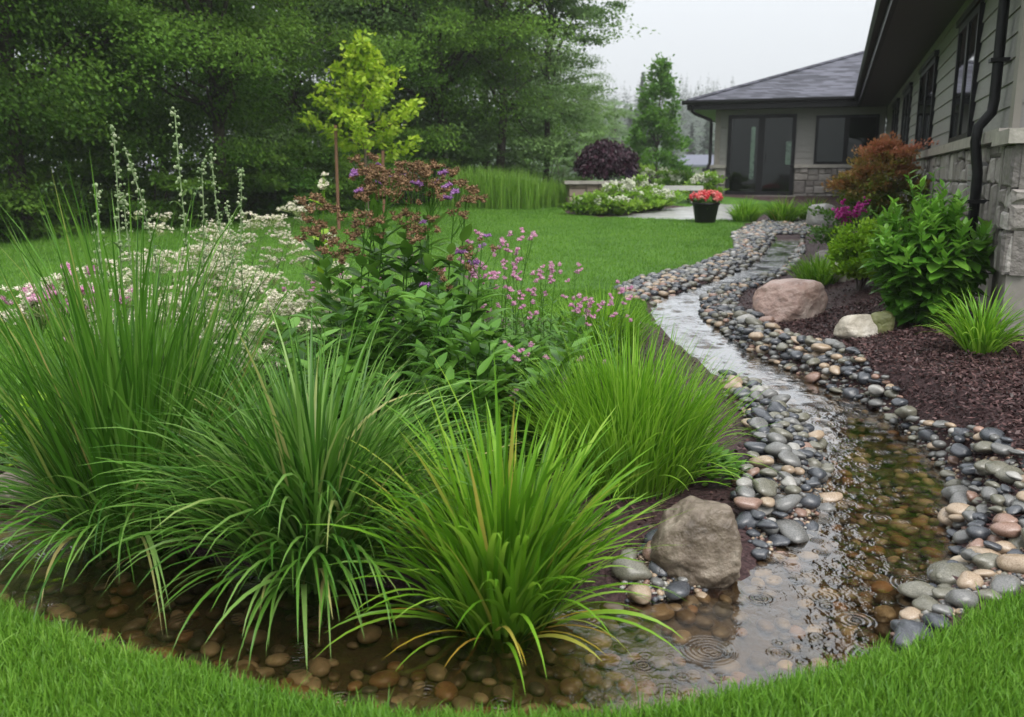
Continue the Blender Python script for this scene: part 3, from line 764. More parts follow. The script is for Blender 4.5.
TREES = [  # px, distance, kind, scale, turn, label
    (-70, 15.5, T_B, 1.0, .3, 'dark broadleaf tree at the outer end of the wood, beyond the bare brown trunk'),
    (22, 17.0, T_A, 1.0, 1.1, 'tall dark green tree whose bare brown trunk shows above the lawn'),
    (118, 19.5, T_B, 1.05, 2.6, 'deep green tree with drooping sprays behind the tall flower spikes'),
    (218, 19.0, T_A, .86, 4.1, 'rounded lighter green tree bulging out of the wood beside the staked sapling'),
    (302, 25.0, T_C, 1.0, .9, 'tall shadowy tree directly behind the staked young tree'),
    (382, 26.0, T_C, 1.1, 2.2, 'tall grey-green tree with sky glinting through its top'),
    (440, 25.0, T_A, .98, 3.3, 'broad dark tree behind the purple and brown flower heads'),
    (498, 27.0, T_C, 1.12, 5.0, 'tall grey-green tree rising behind the clump of tall reeds'),
    (545, 29.0, T_D, 1.12, .4, 'open-branched tree with a ragged outline against the pale sky'),
    (558, 60.0, T_B, 1.05, 1.9, 'hazy green tree standing lower behind the stone garden pier'),
    (588, 70.0, T_D, .86, 3.9, 'thin misty tree beside the far conifers'),
    (614, 92.0, T_C, .82, 2.0, 'small faded broadleaf tree far off behind the purple maple'),
    (-30, 25.0, T_C, 1.1, 1.2, 'tall dim tree standing behind the bare brown trunk'),
    (70, 27.0, T_B, 1.35, 3.0, 'big dim tree in the second row behind the flower spikes'),
    (165, 28.0, T_C, 1.2, .2, 'narrow dim tree in the second row behind the deep green drooping tree'),
    (255, 30.0, T_B, 1.4, 5.2, 'big shadowy tree filling the gap beside the rounded lighter tree'),
    (345, 33.0, T_B, 1.45, 2.9, 'shadowy tree in the second row above the staked sapling'),
    (425, 35.0, T_C, 1.3, 4.4, 'tallest dim tree in the back row behind the flower heads'),
    (485, 37.0, T_B, 1.3, .6, 'misty back row tree above the reeds'),
]
used = set()
for u, y, proto, s, rz, lab in TREES:
    t = proto if proto.name not in used else copy_tree(proto)
    used.add(proto.name)
    x = px_at(u, y)
    t.location = (x, y, float(land(x, y)) - .05); t.rotation_euler.z = rz; t.scale = (s, s, s)
    tag(t, lab, 'tree', WOOD)

# young staked tree: tiers of branches with clusters of leaves
yx, yy = px_at(366, 17.2), 17.2; yz = float(land(yx, yy))
yt = thing('young_tree', 'slender young tree with bright yellow-green leaves between two brown stakes', 'tree', (yx, yy, yz - .03))
c, t = MB(), MB()
tube(t, [(0, 0, 0), (.01, 0, 1), (-.02, .02, 2), (0, 0, 3), (.02, 0, 3.5)], [.035, .03, .024, .015, .006], 7)
for k in range(24):
    f = (k + .5) / 24; z = 1.15 + 2.15 * f; a = k * 2.4; r = (1.25 * (1 - f) ** .8 + .12) * RNG.uniform(.6, 1.2)
    e = np.array([math.cos(a) * r, math.sin(a) * r, z + .45 * r])
    w = np.linspace(0, 1, 5)[:, None]; l = np.array([0, 0, z]) + (e - np.array([0, 0, z])) * w; tube(t, l, np.linspace(.012, .003, 5), 4, cap=False)
    for q in np.arange(.3, 1.05, .14):
        n = 21; P = l[0] + (e - l[0]) * q + RNG.normal(0, .075, (n, 3)) * [1, 1, .7]
        D = (e - l[0])[None] * .6 + RNG.normal(0, .6, (n, 3)) + np.array([0, 0, -.15])
        rhombs(c, P, D, np.array([[0, 0, 1.]]) + RNG.normal(0, .5, (n, 3)), RNG.uniform(.09, .15, n), .085)
n = 90; rhombs(c, np.stack([RNG.normal(0, .09, n), RNG.normal(0, .09, n), RNG.uniform(3.0, 3.6, n)], -1), RNG.normal(0, 1, (n, 3)) + np.array([0, 0, .4]), np.array([[0, 0, 1.]]) + RNG.normal(0, .5, (n, 3)), .11, .07)
c.build('crown', lime_leaf, yt); t.build('trunk', pale_bark_m, yt, smooth=True)
for u, lab in ((337, 'reddish brown wooden stake standing clear of the young tree on its outer side'), (383, 'reddish brown wooden stake half hidden behind the brown flower heads')):
    m = MB(); tube(m, [(0, 0, 0), (0, 0, 1.0), (.01, 0, 1.95 if u < 350 else 1.5)], .03, 8); x = px_at(u, 17)
    o = m.build('tree_stake', noise_mat('stake_wood', [(.16, .075, .04), (.26, .13, .08)], scale=5, stretch=(4, 4, .5)), loc=(x, 17, float(land(x, 17)) - .05)); tag(o, lab, 'stake', 'stakes of the young tree')

# bright pyramidal tree, far conifers
px_, py_ = px_at(657, 40), 40.0
pt = thing('pyramid_tree', 'fresh green pyramidal tree standing alone beyond the purple maple', 'tree', (px_, py_, float(land(px_, py_)) - .1))
c, t = MB(), MB(); C = []
for k in range(110):
    f = RNG.random() ** 1.25; a = RNG.random() * 6.28; r = (1.3 * (1 - f) ** .8 + .12) * RNG.uniform(.4, 1.22); z = .4 + 4.9 * f
    p = np.array([math.cos(a) * r, math.sin(a) * r, z]); C.append(p); n = 80
    rhombs(c, p + RNG.normal(0, .15, (n, 3)), RNG.normal(0, .5, (n, 3)) + np.array([math.cos(a), math.sin(a), .5]), np.array([[0, 0, 1.]]) + RNG.normal(0, .5, (n, 3)), .17, .12, RNG.random() * .6 + RNG.random(n) * .4)
limbs(t, 4.7, .07, np.array(C), 20, .1); c.build('crown', bright_leaf, pt); t.build('trunk', bark_m, pt)
CON = [(640, 140, 17.2, 'tallest spruce, its pointed top over the misty forest'), (629, 150, 13.0, 'misty spruce just beside the tallest spruce'), (613, 135, 11.8, 'faint spruce behind the ragged tree edge'), (668, 150, 12.0, 'pale spruce showing behind the pyramidal tree'),
       (690, 145, 10.2, 'short faded spruce above the neighbouring bungalow'), (706, 140, 12.2, 'dim spruce close to the corner of the hip roof'), (722, 150, 15.8, 'small spruce top above the low end of the patio roof'), (598, 150, 11.5, 'low spruce among the misty trees near the stone pier')]
mb = MB(); conifer_needles(mb, np.zeros(3), 10, 1.9, 1500); cm = mb.mesh('crown', conifer_leaf)
mb = MB(); tube(mb, [(0, 0, 0), (0, 0, 9)], [.16, .02], 6); tm = mb.mesh('trunk', bark_m)
for u, y, h, lab in CON:
    x = px_at(u, y); r = thing('spruce_tree', lab, 'tree', (x, y, -.3), RNG.random() * 6, 'spruces in the distance')
    r.scale = (h / 10 * .9, h / 10 * .9, h / 10); link_copy(cm, 'crown', r); link_copy(tm, 'trunk', r)

# ------------------------------------------------------------------ shrubs
def make_shrub(name, lab, cat, loc, rx, rz, ncl, nlf, leaf, csize, mat, group=None, zc=None, stems=8, droop=-.5, rz_turn=0, ry=None, tip=0.0):
    root = thing(name, lab, cat, loc, rz_turn, group)
    c = MB(); C = crown_leaves(c, (0, 0, zc if zc is not None else rz * .85), (rx, ry or rx, rz), ncl, nlf, leaf, csize, droop=droop, lo=.25)
    ok = [v[:, 2] > .01 for v in c.v]
    c.v = [np.where(v[:, 2:3] < .02, np.array([1, 1, 0]) * v + np.array([0, 0, .02]), v) for v in c.v]
    if tip:                          # new growth at the top has another colour
        c.r = [np.clip((1 - tip) * r_ + tip * (1.25 * v[:, 2] / v[:, 2].max() - .25), 0, 1) for r_, v in zip(c.r, c.v)]
    c.build('foliage', mat, root)
    t = MB()
    for p in C[RNG.permutation(len(C))[:stems]]:
        w = np.linspace(0, 1, 5)[:, None]; l = np.array([p[0] * .1, p[1] * .1, -.02]) + (np.maximum(p, [-9, -9, .05]) - np.array([p[0] * .1, p[1] * .1, -.02])) * w
        tube(t, l, np.linspace(.014, .005, 5), 4, cap=False)
    t.build('stem', bark_m, root)
    return root
under = [(2, 15.6, .8, .55, 'low dark bush at the foot of the bare brown trunk'), (62, 18.5, 1.3, 1.0, 'dark bush under the drooping deep green tree'), (150, 18.0, 1.2, 1.0, 'dark bush behind the white flower drift'), (236, 19.5, 1.1, .9, 'dim bush below the rounded lighter tree'), (272, 20.3, .6, .75, 'fresh green little bush at the edge of the dark wood'), (300, 21.5, 1.1, 1.0, 'bush behind the lone pale flower stalk'), (352, 22.5, 1.2, 1.1, 'bush between the two stakes'), (412, 24.0, 1.3, 1.2, 'bush in shade behind the purple heads'), (446, 25.5, .8, 1.3, 'lighter upright bush beside the reeds'), (545, 27.5, 1.4, 1.0, 'green bush beyond the end of the reeds'), (562, 45, 2.2, 1.9, 'hazy bush behind the stone pier'), (598, 50, 2.6, 1.6, 'hazy bush behind the purple maple'), (-40, 24, 2.4, 1.7, 'tall dim thicket at the very edge of the wood'), (40, 25, 2.3, 1.6, 'dim thicket filling the gap behind the bare brown trunk'), (105, 26, 2.4, 1.7, 'dim thicket behind the tall grass and its flower spikes'), (175, 25.5, 2.3, 1.6, 'dim thicket behind the tallest flower spike'), (225, 27, 2.3, 1.7, 'dim thicket under the rounded lighter tree'), (285, 28, 2.4, 1.7, 'dim thicket behind the outer stake'), (350, 29, 2.4, 1.8, 'dim thicket behind the young tree'), (410, 30, 2.4, 1.7, 'dim thicket behind the russet seed heads'), (470, 31, 2.5, 1.7, 'dim thicket behind the bright reeds'), (640, 50, 2.2, 1.3, 'pale distant bush below the pyramidal tree')]
for k, (u, y, rx, rz, lab) in enumerate(under):
    x = px_at(u, y); mt = bright_leaf if 'fresh' in lab else (mid_leaf if y > 25 else dark_leaf)
    make_shrub('bush', lab, 'bush', (x, y, float(land(x, y))), rx, rz, 44, 7000, .10, .36, mt, 'bushes along the edge of the wood', droop=.2)

reed_m = leaf_mat('reed_blades', [(.09, .2, .02), (.15, .3, .035), (.22, .37, .06)], trans=.3, vary=.1)
for u, y, h, lab in ((478, 23.0, .98, 'reed clump at the darker end of the bright reed bank'), (506, 22.6, .92, 'bright reed clump in the middle of the reed bank'), (528, 23.4, .72, 'reed clump sloping down to the lawn'), (550, 24.0, .55, 'lowest reed clump, nearest the stone pier')):
    x = px_at(u, y); mb = MB(); n = 1100
    blades(mb, np.stack([RNG.normal(0, .42, n), RNG.normal(0, .3, n), np.zeros(n)], -1), RNG.random(n) * 6.28, h * RNG.uniform(.7, 1.15, n), RNG.uniform(.0, .2, n), RNG.uniform(.1, .9, n), .022, 4, keel=0)
    o = mb.build('reed_clump', reed_m, loc=(x, y, float(land(x, y)))); tag(o, lab, 'reeds', 'reeds beyond the lawn')

# garden around the paving
rustc = noise_mat('buff_wall_stone', [(.22, .17, .13), (.36, .29, .23)], scale=6, rough=.6, bump=.6, use_rnd=.4)
wx, wy = px_at(593, 22.6), 22.6
gw = thing('garden_wall', 'low buff stone pier wall with flat capstones beside the purple maple', 'wall', (wx, wy, float(land(wx, wy)) - .03), .05)
m = MB(); FW = lambda a, o, z: (a, -o, z)
ashlar(m, FW, -.6, .62, 0, .62); ashlar(m, lambda a, o, z: (-.6 - o + .1, a, z), 0, .5, 0, .62); box(m, -.55, .6, 0, .5, 0, .62, .3); m.build('stonework', rustc, gw)
m = MB(); box(m, -.72, .1, -.2, .58, .622, .70); box(m, .108, .72, -.2, .58, .622, .697); m.build('capstone', cap_m, gw)
maple_leaf = leaf_mat('purple_maple_leaves', [(.012, .005, .009), (.03, .010, .02), (.06, .02, .035)], trans=.15, vary=0.05)
mx_, my_ = px_at(606, 24.0), 24.0
mp = thing('weeping_maple', 'small weeping maple with dome of dark purple leaves', 'tree', (mx_, my_, float(land(mx_, my_)) - .03))
c, t = MB(), MB()
for k in range(110):
    a = RNG.random() * 6.28; q = RNG.random() ** .5; r = .74 * q; z = .90 + .66 * (1 - q * q) ** .6 - .22 * q * RNG.random(); n = 70
    p = np.array([math.cos(a) * r, math.sin(a) * r, z]); rhombs(c, p + RNG.normal(0, .075, (n, 3)), np.array([math.cos(a) * .7, math.sin(a) * .7, -.8]) + RNG.normal(0, .4, (n, 3)), np.array([[0, 0, 1.]]) + RNG.normal(0, .5, (n, 3)), .12, .055)
    if k % 6 == 0: tube(t, [(0, 0, .75), (p[0] * .5, p[1] * .5, z * .5 + .55), tuple(p)], [.02, .014, .006], 4, cap=False)
tube(t, [(0, 0, 0), (.03, 0, .4), (-.01, 0, .8), (0, 0, 1.1)], [.04, .035, .03, .02], 7)
c.build('crown', maple_leaf, mp); t.build('trunk', bark_m, mp)
purple = leaf_mat('dark_purple_leaves', [(.012, .006, .014), (.035, .015, .04), (.08, .05, .09)], trans=.1)
def at_px(u, y): x = px_at(u, y); return (x, y, float(land(x, y)))
make_shrub('purple_shrub', 'little dark purple shrub tucked under the edge of the maple', 'shrub', at_px(631, 23.4), .38, .5, 22, 1500, .09, .16, purple)
hyd_leaf = leaf_mat('hydrangea_leaves', [(.09, .2, .02), (.17, .32, .03), (.27, .42, .06)], trans=.3, vary=.1)
white_m = leaf_mat('cream_petals', [(.42, .46, .30), (.6, .62, .5), (.75, .75, .68)], trans=.2, vary=.05, rough=.6)
pinkw_m = leaf_mat('rose_petals', [(.55, .12, .12), (.65, .18, .16), (.75, .35, .32)], trans=.2, vary=.05)
mb = MB(); balls(mb, RNG.normal(0, .045, (26, 3)), .028, 1); hyd_head = mb.mesh('flower_head', white_m)
mb = MB(); balls(mb, np.stack([RNG.normal(0, .03, 30), RNG.normal(0, .03, 30), RNG.uniform(-.11, .14, 30)], -1), .025, 1); plume_head = mb.mesh('flower_head', white_m)
HY = [(580, 20.8, .20, .25, 'rosy cream hydrangea bush at the lawn corner in front of the stone pier', 8, hyd_head), (598, 20.7, .26, .32, 'lime green hydrangea bush with few blooms below the capstone', 3, hyd_head), (620, 21.6, .42, .58, 'hydrangea bush with white plume blooms leaning beside the maple trunk', 15, plume_head), (618, 20.7, .26, .30, 'small pale bush with round cream heads bordering the lawn', 9, hyd_head),
      (641, 22.6, .34, .62, 'tall lime hydrangea with large greenish heads next to the purple shrub', 8, hyd_head), (640, 21.4, .36, .34, 'low green hydrangea touching the paving edge', 5, hyd_head), (660, 21.9, .36, .36, 'low cream-headed hydrangea on the tip of the bed by the paving', 10, hyd_head), (676, 30.0, .5, .5, 'faint hydrangea behind the pale stone slab', 6, hyd_head), (704, 25.2, .4, .62, 'white hydrangea right behind the black flower pot', 12, hyd_head), (655, 33.0, .6, .7, 'hazy pink-tinged hydrangea at the back of the bed', 8, hyd_head)]
for u, y, r, h, lab, nh, head in HY:
    s = make_shrub('hydrangea_bush', lab, 'shrub', at_px(u, y), r, h * .6, 26, 1800, .10, .17, hyd_leaf, 'hydrangeas round the paving', zc=h * .5)
    for k in range(nh):
        a = RNG.uniform(2.9, 6.5); q = RNG.uniform(.3, .95)
        link_copy(head, 'flower_head', s, (math.cos(a) * r * q, math.sin(a) * r * q, h * (.55 + .6 * math.sqrt(1 - q * q) * RNG.uniform(.8, 1))), (RNG.normal(0, .3), RNG.normal(0, .3), RNG.random() * 6), (1, 1, 1))
bx, by, bz = at_px(672, 24.5)
bn = thing('stone_bench', 'pale flat stone slab bench on low supports behind the paving', 'bench', (bx, by, bz), -.05)
m = MB(); box(m, -.75, .8, -.25, .25, .34, .46); m.build('slab', plain('pale_slab', (.5, .5, .48), .3), bn)
for x in (-.55, .5):
    m = MB(); box(m, x, x + .2, -.2, .2, -.05, .338); m.build('support', conc_m, bn)

# black planter with red and pink flowers
ptx, pty, ptz = at_px(707, 18.7)
pot = thing('flower_pot', 'tapered black flower pot on the corner of the wet paving', 'pot', (ptx, pty, float(z_at(ptx, pty)[0])))
m = MB(); lathe(m, [(0, .0), (.19, .0), (.205, .02), (.265, .36), (.285, .365), (.29, .40), (.27, .405), (.25, .38), (.24, .34), (0, .34)], 28); m.build('body', black_m, pot, smooth=True)
m = MB(); lathe(m, [(.0, .352), (.24, .352)], 20); m.build('soil', mulch_m, pot)
red = leaf_mat('red_petals', [(.5, .02, .03), (.65, .05, .06), (.7, .2, .2)], trans=.2, vary=.15)
fp = thing('potted_flowers', 'mound of red and pink flowers filling the black pot', 'flowers', (ptx, pty, float(z_at(ptx, pty)[0]) + .352))
m = MB(); crown_leaves(m, (0, 0, .08), (.26, .26, .12), 24, 900, .06, .08); m.build('foliage', bright_leaf, fp)
hm = []
for mt in (red, pinkw_m):
    m = MB(); balls(m, RNG.normal(0, .016, (12, 3)), .017, 1); hm.append(m.mesh('flower_head', mt))
for k in range(46):
    a = RNG.random() * 6.28; q = RNG.random() ** .5; link_copy(hm[k % 5 > 2], 'flower_head', fp, (math.cos(a) * .31 * q, math.sin(a) * .31 * q, .12 + .12 * math.sqrt(1 - q * q) + RNG.uniform(-.02, .03)), (0, 0, k), (1.3,) * 3)
# ------------------------------------------------------------------ boulders
def boulder(name, lab, u, v, w, d, h, mat, rz=0., seed=0, sink=.2, lump=.22, flat=0.0, sub=4, yoff=0.0, fine=.05, facets=7, cuts=()):
    x, y, z = put(u, v); y += yoff + d * .5; z = float(z_at(x, y)[0])
    vv, f = ICO[sub]; out = np.empty_like(vv)
    rg = np.random.default_rng(seed); PL = rg.normal(0, 1, (facets, 3)); PL[:, 2] = np.abs(PL[:, 2]) * .8; PL /= np.linalg.norm(PL, axis=1, keepdims=True); PD = rg.uniform(.62, .88, facets)
    for n3, d3 in cuts:
        n3 = np.array(n3) / np.linalg.norm(n3); PL = np.vstack([PL, n3]); PD = np.append(PD, d3)
    for i, p in enumerate(vv):
        for n_, d_ in zip(PL, PD):
            e_ = p @ n_ - d_
            if e_ > 0: p = p - n_ * e_ * .85
        q = Vector(p) * 1.1 + Vector((seed * 7.3, seed * 3.1, 0))
        k = 1 + lump * mnoise.noise(q) + fine * mnoise.noise(q * 3.3) + fine * .45 * mnoise.noise(q * 8)
        s = np.sign(p) * np.abs(p) ** .82
        out[i] = s * k
    out *= np.array([w / 2, d / 2, h * .62]); out[:, 2] += h * .62 - sink * h * 1.2
    if flat: out[:, 2] = np.minimum(out[:, 2], h * (1 - flat) + out[:, 2] * .12)
    mb = MB(); mb.add(out, f); o = mb.build(name, mat, smooth=True, loc=(x, y, z)); o.rotation_euler.z = rz
    return tag(o, lab, 'boulder')
def rock_mat(name, cols, sc=5, rough=.45):
    return noise_mat(name, cols, scale=sc, rough=rough, bump=.75, bump_scale=26, detail=10, dist=.025)
pink_rock = rock_mat('pinkish_granite', [(.17, .13, .115), (.34, .225, .185), (.46, .345, .30), (.58, .49, .43)], 3.2, .38)
grey_rock = rock_mat('rough_brown_grey_rock', [(.045, .033, .023), (.12, .092, .066), (.20, .162, .122), (.36, .31, .25)], 7, .5)
pale_rock = rock_mat('pale_cream_rock', [(.22, .19, .14), (.42, .38, .31), (.58, .54, .48)], 4)
moss_rock = rock_mat('olive_mossy_rock', [(.10, .11, .035), (.18, .19, .07), (.27, .26, .14)], 6)
boulder('boulder', 'large rounded pinkish tan boulder lying on the dark mulch', 797, 322, .68, .5, .37, pink_rock, .1, 3, lump=.14, sub=5, facets=2, yoff=.0)
boulder('boulder', 'rugged brown-grey boulder standing at the waterline beside the front grasses', 704, 575, .38, .30, .295, grey_rock, -.1, 9, lump=.16, fine=.08, yoff=-.05, facets=3, cuts=(((-.62, -.3, .72), .52), ((1, -.1, .15), .66), ((.25, -.9, .35), .62), ((.2, .1, 1), .74)), sub=5)
boulder('boulder', 'small cream boulder on the mulch in front of the large-leaved shrub', 862, 338, .38, .22, .18, pale_rock, .1, 14, yoff=-.02)
boulder('boulder', 'small olive mossy stone leaning on the cream boulder', 886, 334, .185, .2, .17, moss_rock, .3, 21, yoff=.02)
boulder('boulder', 'low dark-topped boulder at the foot of the round green shrub', 832, 270, .42, .4, .22, rock_mat('dark_wet_rock', [(.08, .07, .06), (.2, .18, .16), (.33, .3, .27)]), 0, 5)
boulder('boulder', 'pale greenish boulder between the low tuft and the large-leaved shrub', 850, 281, .38, .34, .24, pale_rock, .4, 17)
boulder('boulder', 'long whitish boulder at the head of the dry pebble bed by the patio', 829, 226, .62, .6, .44, rock_mat('whitish_grey_rock', [(.2, .2, .19), (.38, .37, .35), (.5, .49, .47)]), .3, 33)
boulder('boulder', 'squat grey stone lying by the tall grass at the side of the pool', 3, 500, .24, .2, .12, grey_rock, 0, 41)

# ------------------------------------------------------------------ cobbles
PAL = {
    'dark slate': [(.022, .026, .032), (.055, .06, .07), (.10, .105, .115)],
    'mid grey': [(.08, .08, .078), (.14, .14, .135), (.22, .215, .205)],
    'olive grey': [(.075, .072, .055), (.14, .135, .105), (.22, .21, .165)],
    'tan': [(.2, .145, .095), (.32, .24, .165), (.44, .36, .27)],
    'rusty pink': [(.13, .075, .055), (.235, .145, .11), (.34, .24, .195)],
    'pale grey': [(.2, .195, .18), (.30, .29, .27), (.42, .41, .38)],
}
PN = list(PAL)
PW_ = np.array([.33, .26, .18, .10, .07, .06])
CM = {k: noise_mat('wet_' + k.replace(' ', '_') + '_stone', v, scale=11, rough=.24, bump=.12, bump_scale=30, detail=8, rand_off=True, stretch=(1, 1, 1.8), spec=.6) for k, v in PAL.items()}
cob_mesh = []
for s in range(14):
    vv, f = ICO[3]; rg = np.random.default_rng(s + 50); fn = rg.normal(0, 1, 3); fn /= np.linalg.norm(fn); fd = rg.uniform(.6, .95); o = np.empty_like(vv)
    for i, p in enumerate(vv):
        q = Vector(p) * .9 + Vector((s * 5.7, s * 2.3, 1)); p = p - fn * max(0, p @ fn - fd) * .7; o[i] = p * (1 + .34 * mnoise.noise(q) + .05 * mnoise.noise(q * 2.5))
    mb = MB(); mb.add(o, f); cob_mesh.append(mb.mesh('river_stone', CM['mid grey'], smooth=True))
def lp(pts): return line(pts, DROP, True)
BANDS = {
    'right': np.vstack([curve(line(R_EDGE[2:], DROP, True)), line(R_OUT, 0, False)]),
    'inner': lp([(722, 376), (757, 388), (787, 406), (819, 440), (831, 470), (828, 502), (818, 530), (795, 543), (775, 558), (752, 560), (742, 520), (733, 494), (748, 480), (760, 458), (750, 440), (745, 424), (724, 402)]),
    'corner': lp([(620, 604), (655, 610), (690, 604), (706, 594), (700, 572), (660, 556), (625, 570)]),
    'lawn': lp([(776, 236), (757, 259.5), (739, 272), (693, 290), (659, 299), (655, 306), (628, 306), (616, 293), (642, 281), (698, 268), (736, 253), (732, 236), (750, 230), (778, 224)]),
    'dry': lp([(806, 237), (772, 237), (745, 240), (742, 231), (765, 224), (800, 219.5), (830, 221), (822, 232)]),
    'shore': lp([(886, 652), (900, 622), (918, 596), (966, 560), (1028, 552), (1090, 560), (1030, 606), (960, 631), (903, 659)]),
}
def screen(x, y, z):
    dz = z - EYE; f = y * CP - dz * SP; up = y * SP + dz * CP
    return CX + FOC * x / f, CY - FOC * up / f, f
stones = []   # x, y, z, a, b, c, rz, tilt, band
def pack(band, poly, tries, rlo, rhi, layers=2):
    lo, hi = poly.min(0), poly.max(0); P = np.zeros((0, 4))
    for layer in range(layers):
        Q = np.zeros((0, 3)); C_ = RNG.uniform(lo, hi, (400000, 2)); C_ = C_[inside(poly, C_[:, 0], C_[:, 1])]
        area = len(C_) / 400000 * np.prod(hi - lo); nt_ = min(len(C_), int(area * (2600 if layer == 0 else 900) * (.055 / rhi) ** 2 * 1.6))
        for k in range(nt_):
            t = k / nt_; x, y = C_[k]
            r = (rlo + (rhi - rlo) * RNG.random() ** 1.8) * (1 - .4 * min(1, t * 1.3))
            if len(Q) and (np.hypot(Q[:, 0] - x, Q[:, 1] - y) < .86 * (Q[:, 2] + r)).any(): continue
            Q = np.vstack([Q, [x, y, r]])
        sd = sdf(WATER, Q[:, 0], Q[:, 1]); zg = ground_z(Q[:, 0], Q[:, 1], sd)
        for (x, y, r), g, s in zip(Q, zg, sd):
            if layer and (s < .03 or y > 8.5): continue
            a = r * RNG.uniform(1.0, 1.28); b = r * RNG.uniform(.78, 1.0); c = r * RNG.uniform(.46, .66)
            z = max(g, slope(np.array(y)) - DROP - .035) + c * .55 + layer * .055 * (.7 + r * 5)
            stones.append((x, y, z, a, b, c, RNG.random() * 6.28, RNG.normal(0, .16), band))
pack('corner', BANDS['corner'], 500, .045, .068, 1)
pack('inner', BANDS['inner'], 3600, .034, .072)
pack('right', BANDS['right'], 14000, .034, .075)
pack('shore', BANDS['shore'], 1500, .045, .088, 1)
pack('lawn', BANDS['lawn'], 9000, .045, .072, 1)
pack('dry', BANDS['dry'], 9000, .045, .075, 1)
scored = []
for s in stones:
    u, v, f = screen(s[0], s[1], s[2])
    vis = -20 < u < 1044 and v < 725
    scored.append((-(s[3] / f) if vis else 1, s))
scored.sort(key=lambda q: q[0])
WHERE = {'right': 'in the cobble edging between the stream and the mulch', 'inner': 'on the inner bank between the brown-grey boulder and the bend', 'corner': 'at the waterline beside the brown-grey boulder', 'shore': 'heaped where the front lawn meets the cobble edging', 'lawn': 'in the cobble edging along the lawn', 'dry': 'in the dry pebble bed'}
GROUP = 'river stones edging the stream'
rest = MB(); n_ind = 0
from mathutils import Euler
WHEREs = {}
SHADE = {}
for sc_, s in scored:
    x, y, z, a, b, c, rz, tl, band = s
    k = int(RNG.choice(6, p=PW_))
    if sc_ < 0 and n_ind < 300:
        n_ind += 1
        o = link_copy(cob_mesh[int(RNG.integers(14))], 'river_stone', None, (x, y, z), (tl, RNG.normal(0, .14), rz), (a, b, c))
        o.material_slots[0].link = 'OBJECT'; o.material_slots[0].material = CM[PN[k]]
        where = WHERE[band]
        if band == 'right': where = 'in the cobble edging ' + ('just above the front lawn' if y < 3.9 else 'beside the bare mulch' if y < 5.2 else 'in front of the cream boulder' if y < 6.6 else 'below the pinkish boulder' if y < 8.6 else 'far up the narrow bend')
        size = 'largest' if a > .078 else 'smaller' if a < .05 else 'smooth'
        tag(o, f'{size} {PN[k]} stone {where}', 'stone', GROUP)
    else:
        Rm = np.array(Euler((tl, 0, rz)).to_matrix()); vv, f = ICO[2]
        rest.add((vv * np.array([a, b, c])) @ Rm.T + np.array([x, y, z]), f, (k + .5) / 6)
def pal_mat(name, k6, rough, scale=14):
    m, nt, out = newmat(name); lk = nt.links.new
    at = N(nt, 'Attribute', attribute_name='rnd'); rp = ramp(nt, k6, [i / 6 for i in range(6)]); rp.color_ramp.interpolation = 'CONSTANT'; lk(at.outputs['Fac'], rp.inputs['Fac'])
    geo = N(nt, 'NewGeometry'); nz = N(nt, 'TexNoise'); nz.inputs['Scale'].default_value = scale; nz.inputs['Detail'].default_value = 8; lk(geo.outputs['Position'], nz.inputs['Vector'])
    mr = N(nt, 'MapRange'); mr.inputs['From Min'].default_value = .3; mr.inputs['From Max'].default_value = .7; mr.inputs['To Min'].default_value = .6; mr.inputs['To Max'].default_value = 1.4; lk(nz.outputs['Fac'], mr.inputs['Value'])
    hs = N(nt, 'HueSaturation'); lk(rp.outputs['Color'], hs.inputs['Color']); lk(mr.outputs['Result'], hs.inputs['Value'])
    pb = N(nt, 'BsdfPrincipled'); pb.inputs['Roughness'].default_value = rough; lk(hs.outputs['Color'], pb.inputs['Base Color']); lk(pb.outputs['BSDF'], out.inputs['Surface']); return m
o = rest.build('river_stones', pal_mat('wet_cobbles', [v[1] for v in PAL.values()], .25), smooth=True); tag(o, 'mixed grey and tan river cobbles farther up the stream banks', 'stones', kind='stuff')
# grit between the stones
gv = MB(); G_ = []
for nm, k in (('right', 5200), ('inner', 2600), ('corner', 500), ('shore', 900)):
    po = BANDS[nm]; q = RNG.uniform(po.min(0), po.max(0), (60000, 2)); q = q[inside(po, q[:, 0], q[:, 1])][:k]; G_.append(q)
G_ = np.vstack(G_); zg = z_at(G_[:, 0], G_[:, 1]); zg = np.maximum(zg, slope(G_[:, 1]) - DROP - .03) + .004
balls(gv, np.column_stack([G_, zg]), RNG.uniform(.006, .016, len(G_)), 1, squash=.7, rough=.2)
o = gv.build('gravel', pal_mat('wet_grit', [v[1] for v in PAL.values()], .35), smooth=True); tag(o, 'fine wet grit lying between the river stones', 'gravel', kind='stuff')
# stones lying under the water
sub = MB(); X, Y = [], []
sx = RNG.uniform(-3.2, 3.2, 16000); sy = RNG.uniform(1.6, 7.5, 16000); sd = sdf(WATER, sx, sy)
ok = (sd < .02); sx, sy, sd = sx[ok], sy[ok], sd[ok]
acc = np.zeros((0, 3))
for x, y in zip(sx, sy):
    r = RNG.uniform(.02, .05)
    if len(acc) and (np.hypot(acc[:, 0] - x, acc[:, 1] - y) < .72 * (acc[:, 2] + r)).any(): continue
    acc = np.vstack([acc, [x, y, r]])
gz = z_at(acc[:, 0], acc[:, 1]); vv, f = ICO[2]
for (x, y, r), g in zip(acc, gz):
    Rm = np.array(Euler((RNG.normal(0, .15), 0, RNG.random() * 6)).to_matrix())
    w = slope(np.array(y)) - DROP; c = r * .55
    z = g + c * .6
    if RNG.random() > .045: z = min(z, w - c * RNG.uniform(.9, 1.3))
    sub.add((vv * np.array([r * 1.2, r * .9, c])) @ Rm.T + np.array([x, y, z]), f, RNG.random())
